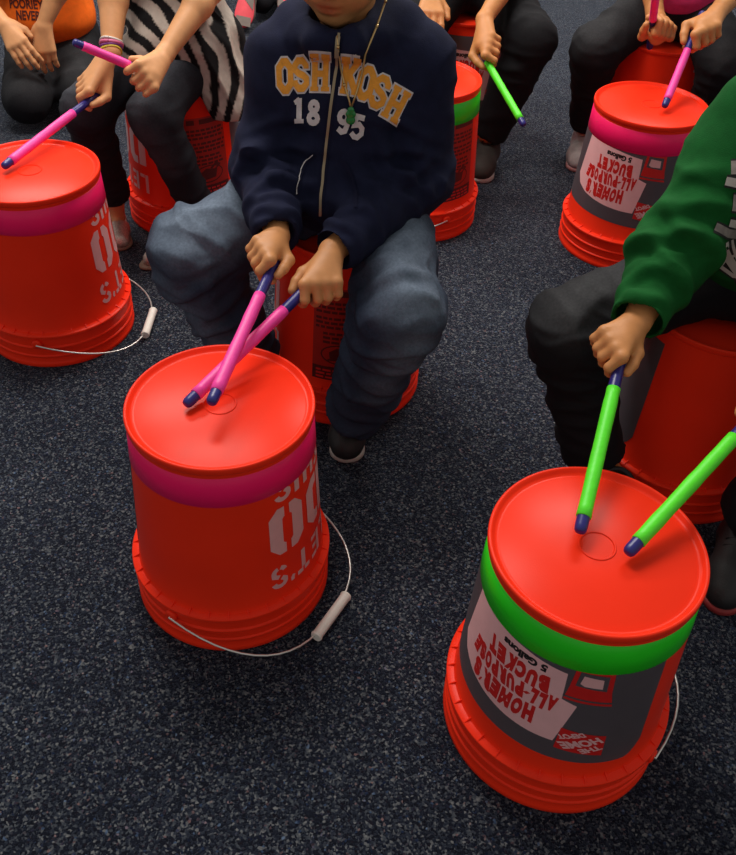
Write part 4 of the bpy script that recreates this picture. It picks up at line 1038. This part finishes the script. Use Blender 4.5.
# ---- child in black, and child in the pink shirt, on buckets behind
BLACK_TEE = fabric('black_jersey', (.008, .008, .009)); PINK_TEE = fabric('pink_jersey', (.72, .05, .19))
BROWN_SHOE = mat('dark_brown_canvas', (.030, .024, .020), .8, var=.2, bump=.3); BLACK_PANT = denim('black_cotton', (.006, .006, .008), (.014, .014, .016))
GREY_SHOE = mat('grey_pink_trainer', (.40, .38, .37), .6, var=.3, vscale=45); PALE_LACE = mat('pale_laces', (.55, .47, .38), .7); PINK_SOLE2 = mat('pale_pink_sole', (.52, .30, .29), .6)
def seated_child(base, label, J, hands, skin_m, hair_m, pants_m, top_m, shoe_m, sole_m, laces, rad=(.076, .064, .054), hem=.40, long_hair=False, knee_fade_lit=.6):
    base = np.array((*base, 0.0)); root = empty('person', base); tag(root, label, 'person')
    build_body(root, base, J, skin_m, hands, hair_m, long_hair=long_hair, arm_h=.0028, arm_r=(.036, .033, .023))
    P = pants(J, *rad, (.120, .108, .082), base, k=.04)
    obj_sdf('trousers', P, .0058, pants_m, root, base, wr=pants_wr(J, .007), attr=('fade_lit', fade_lit_fn([(np.asarray(J['hip' + s]) * .5 + np.asarray(J['kn' + s]) * .5 + (0, 0, .05), np.asarray(J['kn' + s], float) + (0, -.02, .05), .07, knee_fade_lit) for s in 'AB'])))
    pe, ch = np.asarray(J['pel'], float), np.asarray(J['chest'], float)
    P = [ell(pe + (0, -.01, .05), (.132, .122, .105), .05), ell(ch, (.120, .10, .12), .05), cone(J['shA'], J['shB'], .05, .05, .04)]
    for s in 'AB': P.append(cone(J['sh' + s], np.asarray(J['sh' + s]) * .45 + np.asarray(J['el' + s]) * .55, .050, .054, .02))
    P += [cut_cyl(np.asarray(J['neck'], float) + (0, 0, -.01), (0, 0, 1), .05, .2), cut_cyl((pe[0], pe[1], hem), (0, -.2, -1), .3, .2)]
    obj_sdf('t_shirt', P, .0055, top_m, root, base, wr=[(ch, pe, .008, 20, 12, .2, 3)])
    for s in 'AB': shoe(root, base, J['ft' + s][0], J['ft' + s][1], shoe_m, sole_m, .076, .075, laces=laces)
    return root
Jb = dict(pel=(.225, 2.68, .455), chest=(.225, 2.68, .62), neck=(.225, 2.66, .745), head=(.225, 2.63, .865), face=(0, -1, -.3),
    shA=(.115, 2.67, .70), elA=(.07, 2.56, .56), wrA=(.112, 2.44, .465), shB=(.335, 2.67, .70), elB=(.345, 2.545, .535), wrB=(.250, 2.392, .428),
    hipA=(.165, 2.65, .44), knA=(.075, 2.425, .37), anA=(.085, 2.46, .085), hipB=(.285, 2.65, .44), knB=(.385, 2.450, .362), anB=(.308, 2.455, .085),
    ftA=((.088, 2.50, 0), (.075, 2.34, 0)), ftB=((.318, 2.488, 0), (.282, 2.325, 0)))
Hb = {'A': relaxed_hand(Jb['wrA'], (0, -.8, -.3), (0, -.3, 1), 'r', .95, .4), 'B': grip_hand(G9, grab(T9, G9), (-.3, -.7, .6), Jb['wrB'], 'l', .98)}
seated_child((.225, 2.66), 'child in black trousers and black shirt sitting on a bucket, swinging a green stick', Jb, Hb, SKIN_C, HAIR_D, BLACK_PANT, BLACK_TEE, BROWN_SHOE, WHITE_SOLE, BROWN_SHOE, rad=(.080, .064, .052))
Jp = dict(pel=(.76, 2.545, .455), chest=(.775, 2.53, .62), neck=(.775, 2.51, .745), head=(.775, 2.48, .865), face=(-.1, -1, -.3),
    shA=(.665, 2.52, .70), elA=(.640, 2.41, .575), wrA=(.655, 2.318, .490), shB=(.885, 2.52, .70), elB=(.890, 2.40, .575), wrB=(.772, 2.225, .522),
    hipA=(.70, 2.515, .44), knA=(.548, 2.410, .358), anA=(.592, 2.530, .105), hipB=(.82, 2.515, .44), knB=(.865, 2.32, .37), anB=(.86, 2.41, .085),
    ftA=((.607, 2.575, 0), (.565, 2.420, 0)), ftB=((.865, 2.45, 0), (.85, 2.29, 0)))
Hp = {'A': grip_hand(G8, grab(T8, G8), (.0, -1, -.1), Jp['wrA'], 'r', .98), 'B': grip_hand(G7, grab(T7, G7), (-.1, -.6, 1), Jp['wrB'], 'l', .98)}
seated_child((.755, 2.52), 'child in pink shirt and black jeans sitting on a bucket', Jp, Hp, SKIN_C, HAIR_D, DENIM_BK, PINK_TEE, GREY_SHOE, PINK_SOLE2, PALE_LACE, rad=(.074, .060, .046), hem=.43, long_hair=True)
